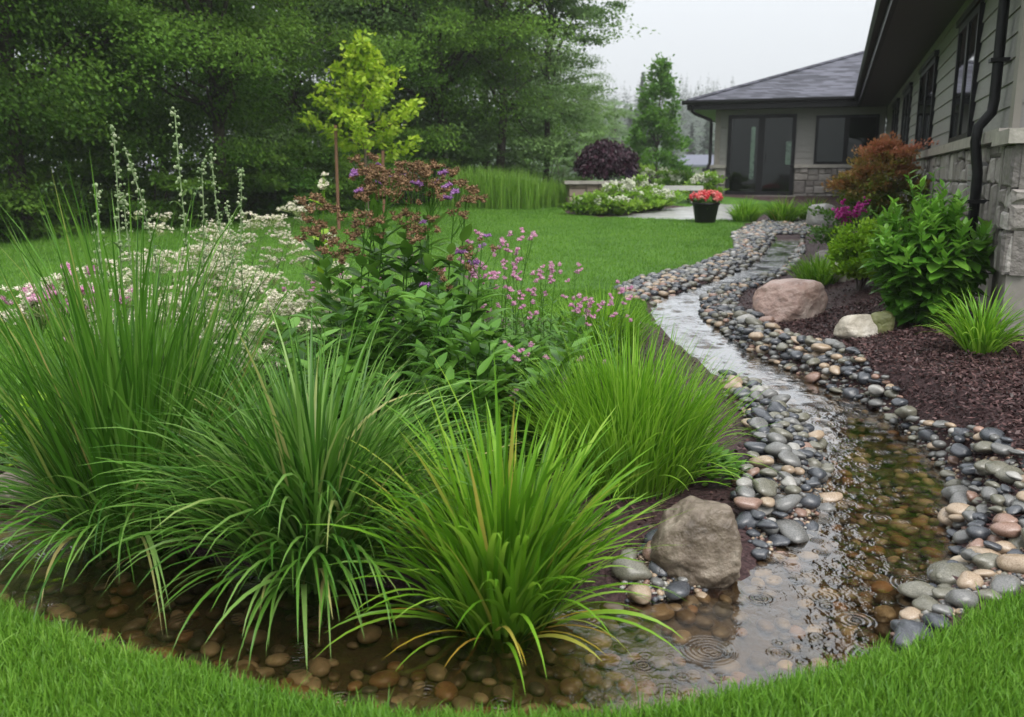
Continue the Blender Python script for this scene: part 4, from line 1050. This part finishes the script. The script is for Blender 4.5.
o = sub.build('submerged_stones', pal_mat('brown_stream_stones', [(.10, .075, .05), (.16, .115, .075), (.085, .08, .068), (.26, .155, .085), (.2, .165, .125), (.38, .31, .225)], .4), smooth=True)
tag(o, 'brown and orange pebbles covering the bed under the clear pool water', 'stones', kind='stuff')

# ------------------------------------------------------------------ mulch chips
chip = MB()
def chips(n, xr, yr, zid=1):
    x = RNG.uniform(*xr, n); y = RNG.uniform(*yr, n); k = (zone_at(x, y) == zid); x, y = x[k], y[k]; n = len(x)
    sd = sdf(WATER, x, y); k = sd > .1; x, y, sd = x[k], y[k], sd[k]; n = len(x)
    p = np.stack([x, y, ground_z(x, y, sd) + RNG.uniform(.0, .018, n)], -1)
    d = np.stack([RNG.normal(0, 1, n), RNG.normal(0, 1, n), RNG.normal(0, .35, n)], -1); up = np.array([0, 0, 1.]) + RNG.normal(0, .5, (n, 3))
    rhombs(chip, p, d, up, RNG.uniform(.015, .05, n), RNG.uniform(.008, .02, n))
chips(60000, (-3.2, 7), (2.4, 11)); chips(60000, (1.6, 4.6), (3.4, 8.5)); chips(12000, (3, 11), (11, 27))
o = chip.build('bark_chips', leaf_mat('bark_chip', [(.012, .007, .007), (.055, .028, .028), (.14, .078, .074)], trans=0, rough=.4, vary=0)); tag(o, 'dark red-brown bark chips strewn over the planting beds', 'mulch', kind='stuff')

# ------------------------------------------------------------------ lawn blades
lawn_blade = leaf_mat('lawn_blade', [(.045, .125, .010), (.08, .20, .016), (.125, .275, .025), (.195, .345, .05)], trans=.3, rough=.4, vary=0, clump=.35, clump_scale=.9)
g = MB()
def turf(n, xr, yr, L, w, nseg, keel=0, clip=None):
    x = RNG.uniform(*xr, n); y = RNG.uniform(*yr, n); k = zone_at(x, y) == 0; x, y = x[k], y[k]
    sd = sdf(WATER, x, y); k = sd > .0
    u, v, f = screen(x, y, slope(y)); k &= ((u > -90) & (u < 1114) & (v < 790)) | ((u > -900) & (u < 1900) & (v < 1500) & (RNG.random(len(u)) < .3))
    x, y, sd = x[k], y[k], sd[k]; n = len(x)
    blades(g, np.stack([x, y, ground_z(x, y, sd) - .003], -1), RNG.random(n) * 6.28, RNG.uniform(*L, n), np.abs(RNG.normal(0, .22, n)), RNG.uniform(.1, 1.25, n), w * RNG.uniform(.7, 1.2, n), nseg, keel=keel, twist=RNG.normal(0, .6, n))
turf(640000, (-4.2, 5.2), (1.15, 4.2), (.035, .085), .0045, 4)
turf(3000, (-2.6, 2.6), (1.55, 3.6), (.09, .14), .0045, 5)
turf(340000, (-9.5, 3.5), (4.2, 10), (.03, .055), .008, 2)
turf(330000, (-14, 7.5), (10, 24), (.03, .055), .016, 1)
o = g.build('lawn_grass', lawn_blade); tag(o, 'short wet green lawn grass', 'grass', kind='stuff')

# ------------------------------------------------------------------ ornamental grasses
def clump(name, lab, u, v, n, L, r0, lean, bend, w, mat, group='ornamental grasses by the pool', nseg=7, power=1.6, yoff=.0, ry=None, skirt=None):
    x, y, z = put(u, v); y += yoff; z = float(z_at(x, y)[0])
    az = RNG.random(n) * 6.28; q = RNG.random(n) ** .6
    base = np.stack([np.cos(az) * r0 * q, np.sin(az) * (ry or r0) * q, np.full(n, -.02)], -1)
    az2 = az + RNG.normal(0, .55, n)
    mb = MB(); Ln = RNG.uniform(*L, n) * (1.12 - .3 * q)
    blades(mb, base, az2, Ln, lean[0] + (lean[1] - lean[0]) * q * RNG.uniform(.5, 1, n), (bend[0] + (bend[1] - bend[0]) * RNG.random(n) ** 1.3), w * RNG.uniform(.65, 1.15, n), nseg, power=power, twist=RNG.normal(0, .5, n))
    if skirt:
        k, l0, l1, sw = skirt; a = RNG.random(k) * 6.28
        blades(mb, np.stack([np.cos(a) * r0 * .9, np.sin(a) * r0 * .9, np.zeros(k)], -1), a + RNG.normal(0, .4, k), RNG.uniform(l0, l1, k), RNG.uniform(.3, .95, k), RNG.uniform(.9, 2.0, k), sw * RNG.uniform(.7, 1.15, k), 10, twist=RNG.normal(0, .4, k), rnd=RNG.uniform(.5, 1, k))
    o = mb.build(name, mat, loc=(x, y, z), smooth=True)
    return tag(o, lab, 'ornamental grass', group)
deep_g = leaf_mat('deep_green_blades', [(.03, .095, .010), (.06, .17, .016), (.10, .24, .028), (.16, .31, .055), (.36, .30, .10)], trans=.28, rough=.33, vary=0, pos=[0, .33, .66, .95, 1])
blue_g = leaf_mat('cool_green_blades', [(.026, .09, .010), (.06, .165, .018), (.105, .24, .032), (.2, .34, .085), (.36, .32, .12)], trans=.25, rough=.3, vary=0, pos=[0, .33, .66, .95, 1])
lime_g = leaf_mat('light_green_blades', [(.065, .18, .010), (.12, .29, .016), (.18, .37, .025), (.27, .46, .06)], trans=.33, rough=.35, vary=0)
warm_g = leaf_mat('fresh_green_blades', [(.05, .15, .008), (.10, .25, .014), (.16, .34, .022), (.26, .44, .05), (.42, .36, .07)], trans=.3, rough=.33, vary=0, pos=[0, .33, .66, .95, 1])
straw = leaf_mat('yellowed_blades', [(.38, .30, .03), (.5, .36, .04), (.45, .28, .05)], trans=.3, vary=0)
c1 = clump('ornamental_grass', 'tall upright deep green grass clump with flower spikes rising through it', 128, 538, 560, (.95, 1.6), .24, (.02, .48), (.05, .75), .018, deep_g, yoff=.12)
c1b = MB()
n = 380; az = RNG.random(n) * 6.28; blades(c1b, np.stack([np.cos(az) * .2, np.sin(az) * .2, np.zeros(n)], -1), az + RNG.normal(0, .4, n), RNG.uniform(.55, 1.0, n), RNG.uniform(.35, .9, n), RNG.uniform(.9, 1.9, n), .016 * RNG.uniform(.7, 1.1, n), 9, twist=RNG.normal(0, .4, n))
c1b.build('arching_blade_skirt', blue_g, c1, smooth=True)
c2 = clump('ornamental_grass', 'arching cool green grass fountain hanging over the dark water', 312, 572, 900, (.72, 1.12), .2, (.0, .72), (.35, 2.1), .019, blue_g, yoff=.1, nseg=9, skirt=(170, .5, .85, .019))
c3 = clump('ornamental_grass', 'fresh green broad-bladed grass clump at the very front of the pool', 503, 608, 480, (.6, 1.0), .13, (.0, .6), (.15, 1.3), .025, warm_g, yoff=.05, nseg=9, skirt=(60, .4, .68, .022))
yb = MB()
for k, (a, L_) in enumerate(((-.55, .42), (-.25, .5), (-1.35, .3), (-2.35, .5), (-.8, .45), (-2.0, .4), (3.3, .45))):
    blades(yb, [[.08 * math.cos(a), .08 * math.sin(a), .0]], [a], L_, .95, 1.0, .012, 7)
yb.build('yellowed_blade', straw, c3, smooth=True)
c4_ = clump('ornamental_grass', 'light green fine-bladed grass mound beside the narrow bend of the stream', 632, 488, 1500, (.5, .86), .28, (.0, .62), (.1, .95), .0115, lime_g, yoff=.1, nseg=6, skirt=(90, .35, .6, .011))
c5 = clump('ornamental_grass', 'low light green grass tuft behind the fine-bladed mound', 603, 356, 700, (.4, .62), .24, (.0, .6), (.1, 1.0), .011, lime_g, nseg=5)
c7 = clump('daylily_clump', 'arching light green strap-leaved clump in the mulch by the house wall', 980, 352, 210, (.35, .55), .09, (.05, .8), (.4, 1.7), .016, lime_g, 'strap-leaved clumps in the mulch')
c8 = clump('daylily_clump', 'short bright green tuft behind the large pinkish boulder', 818, 284, 420, (.3, .45), .22, (.0, .8), (.3, 1.3), .016, lime_g, 'strap-leaved clumps in the mulch', nseg=5)
for u, v, s, lab in ((745, 221, .5, 'bright green strap-leaved clump below the patio door'), (783, 222, .55, 'wide green strap-leaved clump between the patio door and the whitish boulder'), (812, 221, .5, 'lower green strap-leaved clump next to the whitish boulder')):
    clump('daylily_clump', lab, u, v, 330, (s * .7, s * 1.15), .22, (.0, .8), (.3, 1.3), .028, lime_g if u < 760 else warm_g, 'strap-leaved clumps in the mulch', nseg=4)

# ------------------------------------------------------------------ flowering plants
stem_m = leaf_mat('green_stems_and_leaves', [(.035, .105, .012), (.075, .19, .022), (.125, .275, .04)], trans=.28, rough=.35, vary=.08)
yell_leaf = leaf_mat('chartreuse_leaves', [(.13, .28, .012), (.2, .38, .02), (.3, .46, .04)], trans=.35, vary=.05)
brown_f = leaf_mat('russet_florets', [(.08, .045, .022), (.19, .11, .055), (.36, .235, .13)], trans=.1, rough=.7, vary=.15)
purp_f = leaf_mat('violet_florets', [(.15, .05, .18), (.29, .13, .34), (.45, .27, .50)], trans=.2, rough=.6, vary=.12)
pink_f = leaf_mat('pink_florets', [(.42, .15, .29), (.58, .29, .43), (.7, .48, .58)], trans=.25, rough=.6, vary=.12)
cream_f = leaf_mat('cream_florets', [(.22, .28, .10), (.66, .64, .50), (.78, .69, .62)], trans=.2, rough=.6, vary=.1)
green_f = leaf_mat('pale_green_buds', [(.16, .24, .10), (.26, .34, .17), (.38, .42, .27)], trans=.2, rough=.6, vary=.08)
def fuzzy(mb, n, r, spread, squash=.8, spikes=26):
    """a few floret balls, each with short petals standing out"""
    P = np.stack([RNG.normal(0, spread, n), RNG.normal(0, spread, n), RNG.normal(0, spread * (.25 if n > 6 else .6), n)], -1); P = np.clip(P, -1.5 * spread, 1.5 * spread)
    if n > 9:
        P[:, 2] *= .5; a0 = np.array([[0, 0, -.045]]); d0 = P - a0; rhombs(mb, np.repeat(a0, n, 0), d0, np.array([[0, 0, 1.]]) + RNG.normal(0, .3, (n, 3)), np.linalg.norm(d0, axis=1), .003, np.zeros(n))
    else:
        balls(mb, [[0, 0, -r * .25]], spread * 1.15, 1, squash=.5, rnd=.25)
    balls(mb, P, r * .62 * RNG.uniform(.8, 1.2, n), 1, squash=squash, rough=.12)
    k = n * spikes; c = np.repeat(P, spikes, 0); d = RNG.normal(0, 1, (k, 3)); d[:, 2] = np.abs(d[:, 2]) * 1.1 - .3; d /= np.linalg.norm(d, axis=1, keepdims=True)
    rhombs(mb, c + d * r * .45, d, RNG.normal(0, 1, (k, 3)), r * RNG.uniform(.5, .9, k), r * .3)
HEAD = {}
for key, mt, n, r, sp in (('brown', brown_f, 4, .021, .016), ('brown2', brown_f, 3, .022, .013), ('violet', purp_f, 7, .019, .028), ('violet2', purp_f, 4, .018, .018), ('pink', pink_f, 3, .014, .012), ('pink2', pink_f, 2, .017, .008), ('cream', cream_f, 20, .0115, .040), ('cream2', cream_f, 13, .0115, .031), ('pompon', cream_f, 7, .017, .02)):
    mb = MB(); fuzzy(mb, n, r, sp, spikes=12 if n > 9 else 26); HEAD[key] = mb.mesh('flower_head', mt)
def plant(name, lab, cat, xy, stems, head_keys, leaf=(.14, .035), leaf_n=16, lmat=stem_m, group=None, leaf_top=.7, stem_r=.005, branch=4, br=.11, hscale=1.0, lean=.12, sprays=0, leaf_lo=.05):
    """stems: (dx, dy, height, number of heads)"""
    x, y = xy; root = thing(name, lab, cat, (x, y, float(z_at(x, y)[0])), 0, group); mb = MB()
    for dx, dy, h, nh in stems:
        a0 = math.atan2(dy, dx) + RNG.normal(0, .4); ln = lean * RNG.uniform(.3, 1.2)
        w = np.linspace(0, 1, 7); pts = np.stack([dx + math.cos(a0) * ln * h * w ** 1.6, dy + math.sin(a0) * ln * h * w ** 1.6, h * w], -1)
        tube(mb, pts, np.linspace(stem_r * 1.2, stem_r * .6, 7), 5, rnd=.3, cap=False)
        if leaf_n:
            q = np.sort(RNG.uniform(leaf_lo, leaf_top, leaf_n)); B = np.stack([np.interp(q, w, pts[:, i]) for i in range(3)], -1)
            blades(mb, B, np.arange(leaf_n) * 2.4 + RNG.normal(0, .3, leaf_n), leaf[0] * (1.15 - .55 * q) * RNG.uniform(.75, 1.2, leaf_n), RNG.uniform(.7, 1.15, leaf_n), RNG.uniform(.3, 1.1, leaf_n), leaf[1] * RNG.uniform(.8, 1.2, leaf_n), 5, prof='leaf', keel=.35)
        top = pts[-1]
        for k in range(nh):
            a = k * 2.4 + RNG.random(); rr = br * math.sqrt((k + .4) / nh) * RNG.uniform(.8, 1.2)
            st = pts[-2] + (pts[-1] - pts[-2]) * RNG.uniform(-.6, .9); e = top + np.array([math.cos(a) * rr, math.sin(a) * rr, RNG.uniform(-.08, .07) - rr * .25])
            tube(mb, [st, (st + e) / 2 + np.array([math.cos(a) * rr * .12, math.sin(a) * rr * .12, -.012]), e], [stem_r * .5, stem_r * .4, stem_r * .35], 4, rnd=.5, cap=False)
            key = head_keys[int(RNG.integers(len(head_keys)))]
            s = hscale * RNG.uniform(.75, 1.2)
            link_copy(HEAD[key], 'flower_head', root, tuple(e), (RNG.normal(0, .2), RNG.normal(0, .2), RNG.random() * 6.28), (s, s, s))
    if sprays:
        n = sprays; q = np.array([s[:2] for s in stems])[RNG.integers(len(stems), size=n)]
        blades(mb, np.concatenate([q + RNG.normal(0, .06, (n, 2)), RNG.uniform(0, .12, (n, 1))], 1), RNG.random(n) * 6.28, RNG.uniform(.6, 1.2, n) * leaf[0] * 1.3, RNG.uniform(.2, .9, n), RNG.uniform(.3, 1.2, n), leaf[1] * 1.15, 6, prof='leaf', keel=.3)
    o = mb.build('foliage', lmat, root, smooth=True)
    if not head_keys:
        o.parent = None; o.location = root.location; o.name = name; tag(o, lab, cat, group); bpy.data.objects.remove(root); return o
    return root
def yxy(u, y): return (px_at(u, y), y)
def rs(n, r, h0, h1, nh): return [(RNG.normal(0, r), RNG.normal(0, r), RNG.uniform(h0, h1), nh) for _ in range(n)]
IW = 'ironweed plants in the middle of the bed'
KI = dict(leaf=(.29, .068), leaf_n=24, leaf_top=.78, group=IW, br=.13)
plant('ironweed', 'tall ironweed with russet brown seed heads, standing before the staked young tree', 'flowering plant', yxy(350, 5.6), [(-.09, 0, 1.14, 11), (.04, .05, 1.36, 12), (-.02, -.06, 1.06, 9), (.1, 0, 1.44, 12), (-.14, .04, 1.28, 9), (.02, -.08, 1.18, 10)], ['brown', 'brown', 'brown2'], sprays=30, hscale=1.05, **KI)
plant('ironweed', 'ironweed topped by a dense russet crown with a few violet heads', 'flowering plant', yxy(396, 5.75), [(0, 0, 1.46, 13), (-.12, .03, 1.42, 13), (.09, .06, 1.48, 13), (.02, -.1, 1.2, 8), (-.06, .08, 1.5, 12), (.14, -.03, 1.42, 12)], ['brown', 'brown2', 'brown', 'brown', 'brown2', 'brown', 'brown', 'violet2'], sprays=26, hscale=1.05, **KI)
plant('ironweed', 'ironweed with mixed violet and brown heads at the reed side of the bed', 'flowering plant', yxy(440, 5.6), [(0, 0, 1.28, 7), (-.08, .04, 1.38, 8), (.07, 0, 1.40, 8), (-.05, -.06, 1.15, 5), (.12, .05, 1.02, 5)], ['violet2', 'brown2', 'brown', 'violet', 'brown', 'brown2', 'brown'], sprays=24, hscale=.95, **KI)
plant('ironweed', 'lower ironweed carrying loose violet heads next to the pink flowers', 'flowering plant', yxy(455, 5.2), [(0, 0, .98, 4), (.08, .02, 1.08, 4), (-.1, 0, .92, 4)], ['violet2', 'violet2', 'brown2'], sprays=24, hscale=.85, **KI)
for u, y, lab in ((345, 5.2, 'dark green lance-leaved plant at the foot of the brown ironweed'), (400, 4.9, 'dark green lance-leaved plant filling the middle of the bed'), (462, 4.85, 'dark green lance-leaved plant below the violet heads'), (512, 5.0, 'green lance-leaved plant in front of the pink flowers'), (540, 5.5, 'green lance-leaved plant next to the low grass tuft'), (365, 4.5, 'shaded leafy plant between the arching fountain grass and the ironweed'), (490, 4.4, 'leafy plant just behind the fresh green front clump')):
    plant('leafy_perennial', lab, 'leafy plant', yxy(u, y), rs(9, .17, *((.5, .9) if u < 500 else (.34, .58)), 0), [], (.21, .056), 26, group='leafy plants without flowers', sprays=90, leaf_top=1.0, lean=.3)
plant('knapweed', 'single pale-headed flower stalk with yellow-green leaves near the brown stake', 'flowering plant', yxy(317, 5.9), [(0, 0, 1.44, 3)], ['pompon'], (.15, .055), 26, yell_leaf, leaf_top=.92, br=.03, lean=.04)
PK = 'pink flowered plants'
for u, y, h, nh, lab in ((448, 6.0, .95, 4, 'pink flowers mingling with the violet ironweed'), (478, 6.2, .98, 5, 'tallest pink flowers, some reaching above the lawn edge'), (505, 5.8, .75, 4, 'bright pink flowers in the thick of the pink drift'), (530, 6.4, .82, 4, 'loose pink flowers against the open lawn'), (556, 6.1, .75, 4, 'pink flowers at the thin end of the drift above the low tuft'), (575, 6.3, .62, 3, 'last few small pink flowers close to the stream cobbles'), (540, 4.95, .52, 2, 'low pink flowers among dark leaves behind the fine-bladed mound'), (325, 6.3, .72, 5, 'pale pink flowers behind the brown ironweed')):
    plant('pink_flower', lab, 'flowering plant', yxy(u, y), rs(7, .16, h * .7, h * 1.08, nh), ['pink', 'pink2', 'pink'] if u != 325 else ['cream2', 'pink'], (.085, .018), 20, group=PK, stem_r=.003, br=.09, hscale=.95, lean=.2, sprays=50)
YW = 'cream yarrow drift'
for u, y, h, lab in ((150, 6.2, .95, 'cream flower mass seen through the tall grass stems'), (200, 6.6, 1.06, 'cream flower mass standing highest at the back of the drift'), (245, 6.8, 1.10, 'broad cream flower mass on the crest of the drift'), (282, 6.3, .86, 'cream flower mass thinning out towards the ironweed'), (180, 5.6, .78, 'cream flowers in the dense middle of the drift'), (232, 5.7, .78, 'cream flowers over pale leaves in the middle of the drift'), (272, 5.4, .64, 'cream flowers at the lower edge above the fountain grass'), (120, 5.6, .7, 'cream flowers half hidden by the tall grass clump'), (296, 5.7, .52, 'pinkish cream flowers drooping beside dark ironweed leaves')):
    plant('yarrow', lab, 'flowering plant', yxy(u, y), rs(8, .18, h * .72, h * 1.06, 4), ['cream', 'cream2', 'cream'], (.10, .022), 16, leaf_mat('yarrow_leaves', [(.06, .13, .03), (.11, .2, .05), (.17, .27, .09)], trans=.3, vary=0) if u == 150 else bpy.data.materials['yarrow_leaves'], group=YW, stem_r=.003, br=.13, hscale=1.3, lean=.24, sprays=110, leaf_top=.9)
plant('coneflower', 'pale pink daisies leaning over the lawn beyond the tall grass', 'flowering plant', yxy(42, 4.7), [(-.08, .02, .82, 5), (.04, -.03, .88, 5), (0, 0, .9, 5), (.06, .03, .8, 4), (-.06, 0, .84, 5), (.1, 0, .94, 4), (.03, .05, .74, 3)], ['pink', 'pink', 'cream2'], (.1, .025), 14, br=.1, hscale=1.9, lean=.15)
plant('coneflower', 'small pink daisies half hidden behind the tall grass blades', 'flowering plant', yxy(92, 5.4), [(0, 0, .78, 4), (.06, .03, .7, 4)], ['pink', 'pink2'], (.1, .025), 14, br=.1, lean=.15)
SPK = 'pale flower spikes'
for u, y, top, lab in ((115, 4.0, 128, 'pale green flower spike with curled tip leaf rising from the tall grass'), (181, 4.1, 112, 'tallest pale green flower spike above the cream drift'), (147, 4.2, 150, 'leaning flower spike tipped with a pinkish bud'), (197, 4.3, 168, 'short flower spike just beside the tallest one'), (219, 4.4, 155, 'flower spike with side twig over the cream drift'), (240, 4.6, 170, 'slim flower spike on the ironweed side of the group'), (94, 4.0, 184, 'low budding spike on the lawn side of the tall grass'), (125, 4.6, 192, 'low budding spike among thin arching leaves'), (223, 4.9, 205, 'stubby spike barely topping the cream flowers')):
    x = px_at(u, y); z0 = float(z_at(x, y)[0]); h = EYE + (177 - top) / 918 * y * 1.0 - z0; lx = -.22 if u == 147 else RNG.normal(0, .02)
    root = thing('flower_spike', lab, 'flowering plant', (x - lx * h * .3, y, z0), 0, SPK); mb = MB(); w = np.linspace(0, 1, 9)
    pts = np.stack([lx * h * .6 * w ** 2, RNG.normal(0, .02) * w, h * w], -1) ; pts[:, 0] += .022 * w * np.sin(w * 6 + u); tube(mb, pts, np.linspace(.0055, .0022, 9), 5, rnd=.7, cap=False)
    q = RNG.uniform(.35, .85, 14); B = np.stack([np.interp(q, w, pts[:, i]) for i in range(3)], -1); blades(mb, B, RNG.random(14) * 6.28, RNG.uniform(.1, .26, 14) * (1.25 - q), RNG.uniform(.5, 1, 14), RNG.uniform(.8, 2.2, 14), .013, 7, prof='leaf')
    mb.build('stem', leaf_mat('spike_stem', [(.06, .13, .03), (.12, .2, .06)], vary=0) if 'spike_stem' not in bpy.data.materials else bpy.data.materials['spike_stem'], root)
    mb = MB(); k = 13; q = 1 - .36 * (np.arange(k) / k) ** 1.2; B = np.stack([np.interp(q, w, pts[:, i]) for i in range(3)], -1)
    P = np.repeat(B, 6, 0) + RNG.normal(0, .010, (k * 6, 3)); balls(mb, P, RNG.uniform(.003, .0095, k * 6), 1); tube(mb, pts[5:] + [.0004, 0, 0], .0032, 5, rnd=.4); mb.build('flower_buds', green_f, root)

for u, v, lab, mt, r, h in ((452, 452, 'chartreuse leafy plant glowing between the front grasses', yell_leaf, .17, .50), (50, 462, 'yellow-green low plant at the lawn edge behind the tall grass', yell_leaf, .26, .38), (705, 478, 'bright green low ground plant above the brown-grey boulder', bright_leaf, .17, .13), (680, 462, 'small spreading green plant under the fine-bladed mound', bright_leaf, .14, .12)):
    x, y, z = put(u, v); root = thing('leafy_plant', lab, 'leafy plant', (x, y, z)); mb = MB(); n = 260
    a = RNG.random(n) * 6.28; q = RNG.random(n) ** .5; B = np.stack([np.cos(a) * r * q, np.sin(a) * r * q, h * (1 - .5 * q ** 2) * RNG.random(n) ** .5], -1)
    blades(mb, B, a + RNG.normal(0, .7, n), RNG.uniform(.045, .09, n), RNG.uniform(.6, 1.3, n), RNG.uniform(.2, .9, n), .032, 4, prof='leaf', keel=.3); mb.build('foliage', mt, root, smooth=True)
    mb = MB()
    for k in range(12): tube(mb, [(B[k, 0] * .3, B[k, 1] * .3, -.01), tuple(B[k] * [.7, .7, .6]), tuple(B[k])], [.004, .003, .002], 4, cap=False)
    mb.build('stem', stem_m, root)

gc = MB(); n = 26000; P_ = line([(-60, 450), (60, 390), (180, 325), (300, 304), (560, 300), (640, 318), (640, 345), (560, 420), (430, 470), (200, 470), (20, 480)], 0, True)
x = RNG.uniform(-3.5, 1.8, n); y = RNG.uniform(3.6, 7.6, n); k = inside(P_, x, y); x, y = x[k], y[k]; n = len(x)
hgt = .26 * (.5 + .5 * np.sin(x * 3.1) * np.cos(y * 2.7)) + .06
blades(gc, np.stack([x, y, z_at(x, y) + hgt * RNG.random(n)], -1), RNG.random(n) * 6.28, RNG.uniform(.06, .15, n), RNG.uniform(.4, 1.3, n), RNG.uniform(.2, 1, n), .026, 4, prof='leaf', keel=.3)
o = gc.build('ground_cover', stem_m, smooth=True); tag(o, 'low green ground cover leaves filling the bed between the flowering plants', 'ground cover', kind='stuff')

# ------------------------------------------------------------------ shrubs in the mulch bed
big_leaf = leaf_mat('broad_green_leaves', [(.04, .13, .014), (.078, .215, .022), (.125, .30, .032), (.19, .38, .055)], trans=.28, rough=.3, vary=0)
x, y, z = put(930, 331); y += .38; x += .11
s = thing('broadleaf_shrub', 'large-leaved green shrub in front of the stone house wall', 'shrub', (x, y, float(z_at(x, y)[0]))); mb, tb = MB(), MB()
for k in range(88):
    a = RNG.random() * 6.28; q = math.sqrt(RNG.random()); h = RNG.uniform(.72, 1.02) * (1.10 - .45 * q * q); r = .49 * q
    w = np.linspace(0, 1, 7); pts = np.stack([math.cos(a) * r * (.25 + .75 * w ** .8), math.sin(a) * r * (.25 + .75 * w ** .8), h * w], -1); tube(tb, pts, np.linspace(.007, .003, 7), 5, cap=False)
    m_ = 32; t = np.concatenate([RNG.uniform(.1, .9, m_ - 9), np.linspace(.86, 1, 9)]); B = np.stack([np.interp(t, w, pts[:, i]) for i in range(3)], -1)
    sz = np.where(t > .86, RNG.uniform(.08, .12, m_), RNG.uniform(.11, .18, m_)); le = np.where(t > .86, RNG.uniform(.3, 1.1, m_), RNG.uniform(1.25, 2.05, m_))
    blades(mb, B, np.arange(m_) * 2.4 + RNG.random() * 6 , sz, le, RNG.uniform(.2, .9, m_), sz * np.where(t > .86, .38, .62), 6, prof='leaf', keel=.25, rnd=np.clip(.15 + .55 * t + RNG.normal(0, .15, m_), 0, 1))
for a, h in ((2.9, 1.16), (2.3, 1.12), (1.2, 1.18)):
    pts = np.array([[0, 0, .3], [math.cos(a) * .1, math.sin(a) * .1, .8], [math.cos(a) * .2, math.sin(a) * .2, h]]); tube(tb, pts, [.006, .005, .003], 5); t = np.linspace(.3, 1, 14); B = np.stack([np.interp(t, [0, .5, 1], pts[:, i]) for i in range(3)], -1)
    blades(mb, B, np.arange(14) * 2.4, .1, .9, .7, .032, 5, prof='leaf')
mb.build('foliage', big_leaf, s, smooth=True); tb.build('stem', stem_m, s)
fine_leaf = leaf_mat('fine_green_leaves', [(.13, .27, .012), (.22, .42, .022), (.32, .52, .04)], trans=.3, vary=0)
x, y = px_at(868, 9.3), 9.3
s = make_shrub('round_shrub', 'round light green shrub above the dark-topped boulder', 'shrub', (x, y, float(z_at(x, y)[0])), .27, .27, 110, 12000, .045, .09, fine_leaf, zc=.34, droop=-.9)
rust_leaf = leaf_mat('green_and_copper_leaves', [(.09, .17, .02), (.17, .24, .035), (.42, .19, .085), (.58, .22, .14)], trans=.25, vary=0)
x, y = px_at(880, 12.9), 12.9
s = make_shrub('copper_shrub', 'large rounded shrub with copper red tips over olive leaves by the house windows', 'shrub', (x, y, float(z_at(x, y)[0])), .50, .62, 190, 17000, .055, .13, rust_leaf, zc=.78, droop=-.6, tip=.6)
x, y = px_at(850, 12.2), 12.2
mag = leaf_mat('magenta_petals', [(.32, .01, .16), (.5, .03, .28), (.6, .1, .4)], trans=.25, vary=.1)
mb = MB(); balls(mb, np.stack([RNG.normal(0, .05, 34), RNG.normal(0, .05, 34), RNG.normal(0, .07, 34)], -1), .026, 1, rough=.2); mh = mb.mesh('flower_head', mag)
s = make_shrub('magenta_flower_bush', 'low bush with bright magenta flower clusters beside the copper shrub', 'flowering plant', (x, y, float(z_at(x, y)[0])), .34, .34, 26, 1500, .07, .15, bright_leaf, zc=.3)
for dx, dz, sc_ in ((-.17, .62, .85), (-.12, .52, .8), (-.06, .43, .7), (.08, .66, .75), (.02, .58, .6), (-.04, .30, .6), (-.10, .2, .7), (-.21, .56, .5)):
    link_copy(mh, 'flower_head', s, (dx, -.25 + RNG.normal(0, .06), dz), (RNG.normal(0, .3), 0, dx * 20), (sc_,) * 3)

# ------------------------------------------------------------------ the rainy air
hz_ = MB(); box(hz_, -205, 205, -19, 415, -18, 42)
m, nt, out = newmat('rain_haze'); pv = N(nt, 'VolumePrincipled'); pv.inputs['Density'].default_value = .0008; pv.inputs['Color'].default_value = (.92, .94, .96, 1); pv.inputs['Anisotropy'].default_value = 0.0
nt.links.new(pv.outputs['Volume'], out.inputs['Volume'])
o = hz_.build('haze', m); tag(o, 'thin rainy haze over the whole garden', 'haze', kind='stuff')
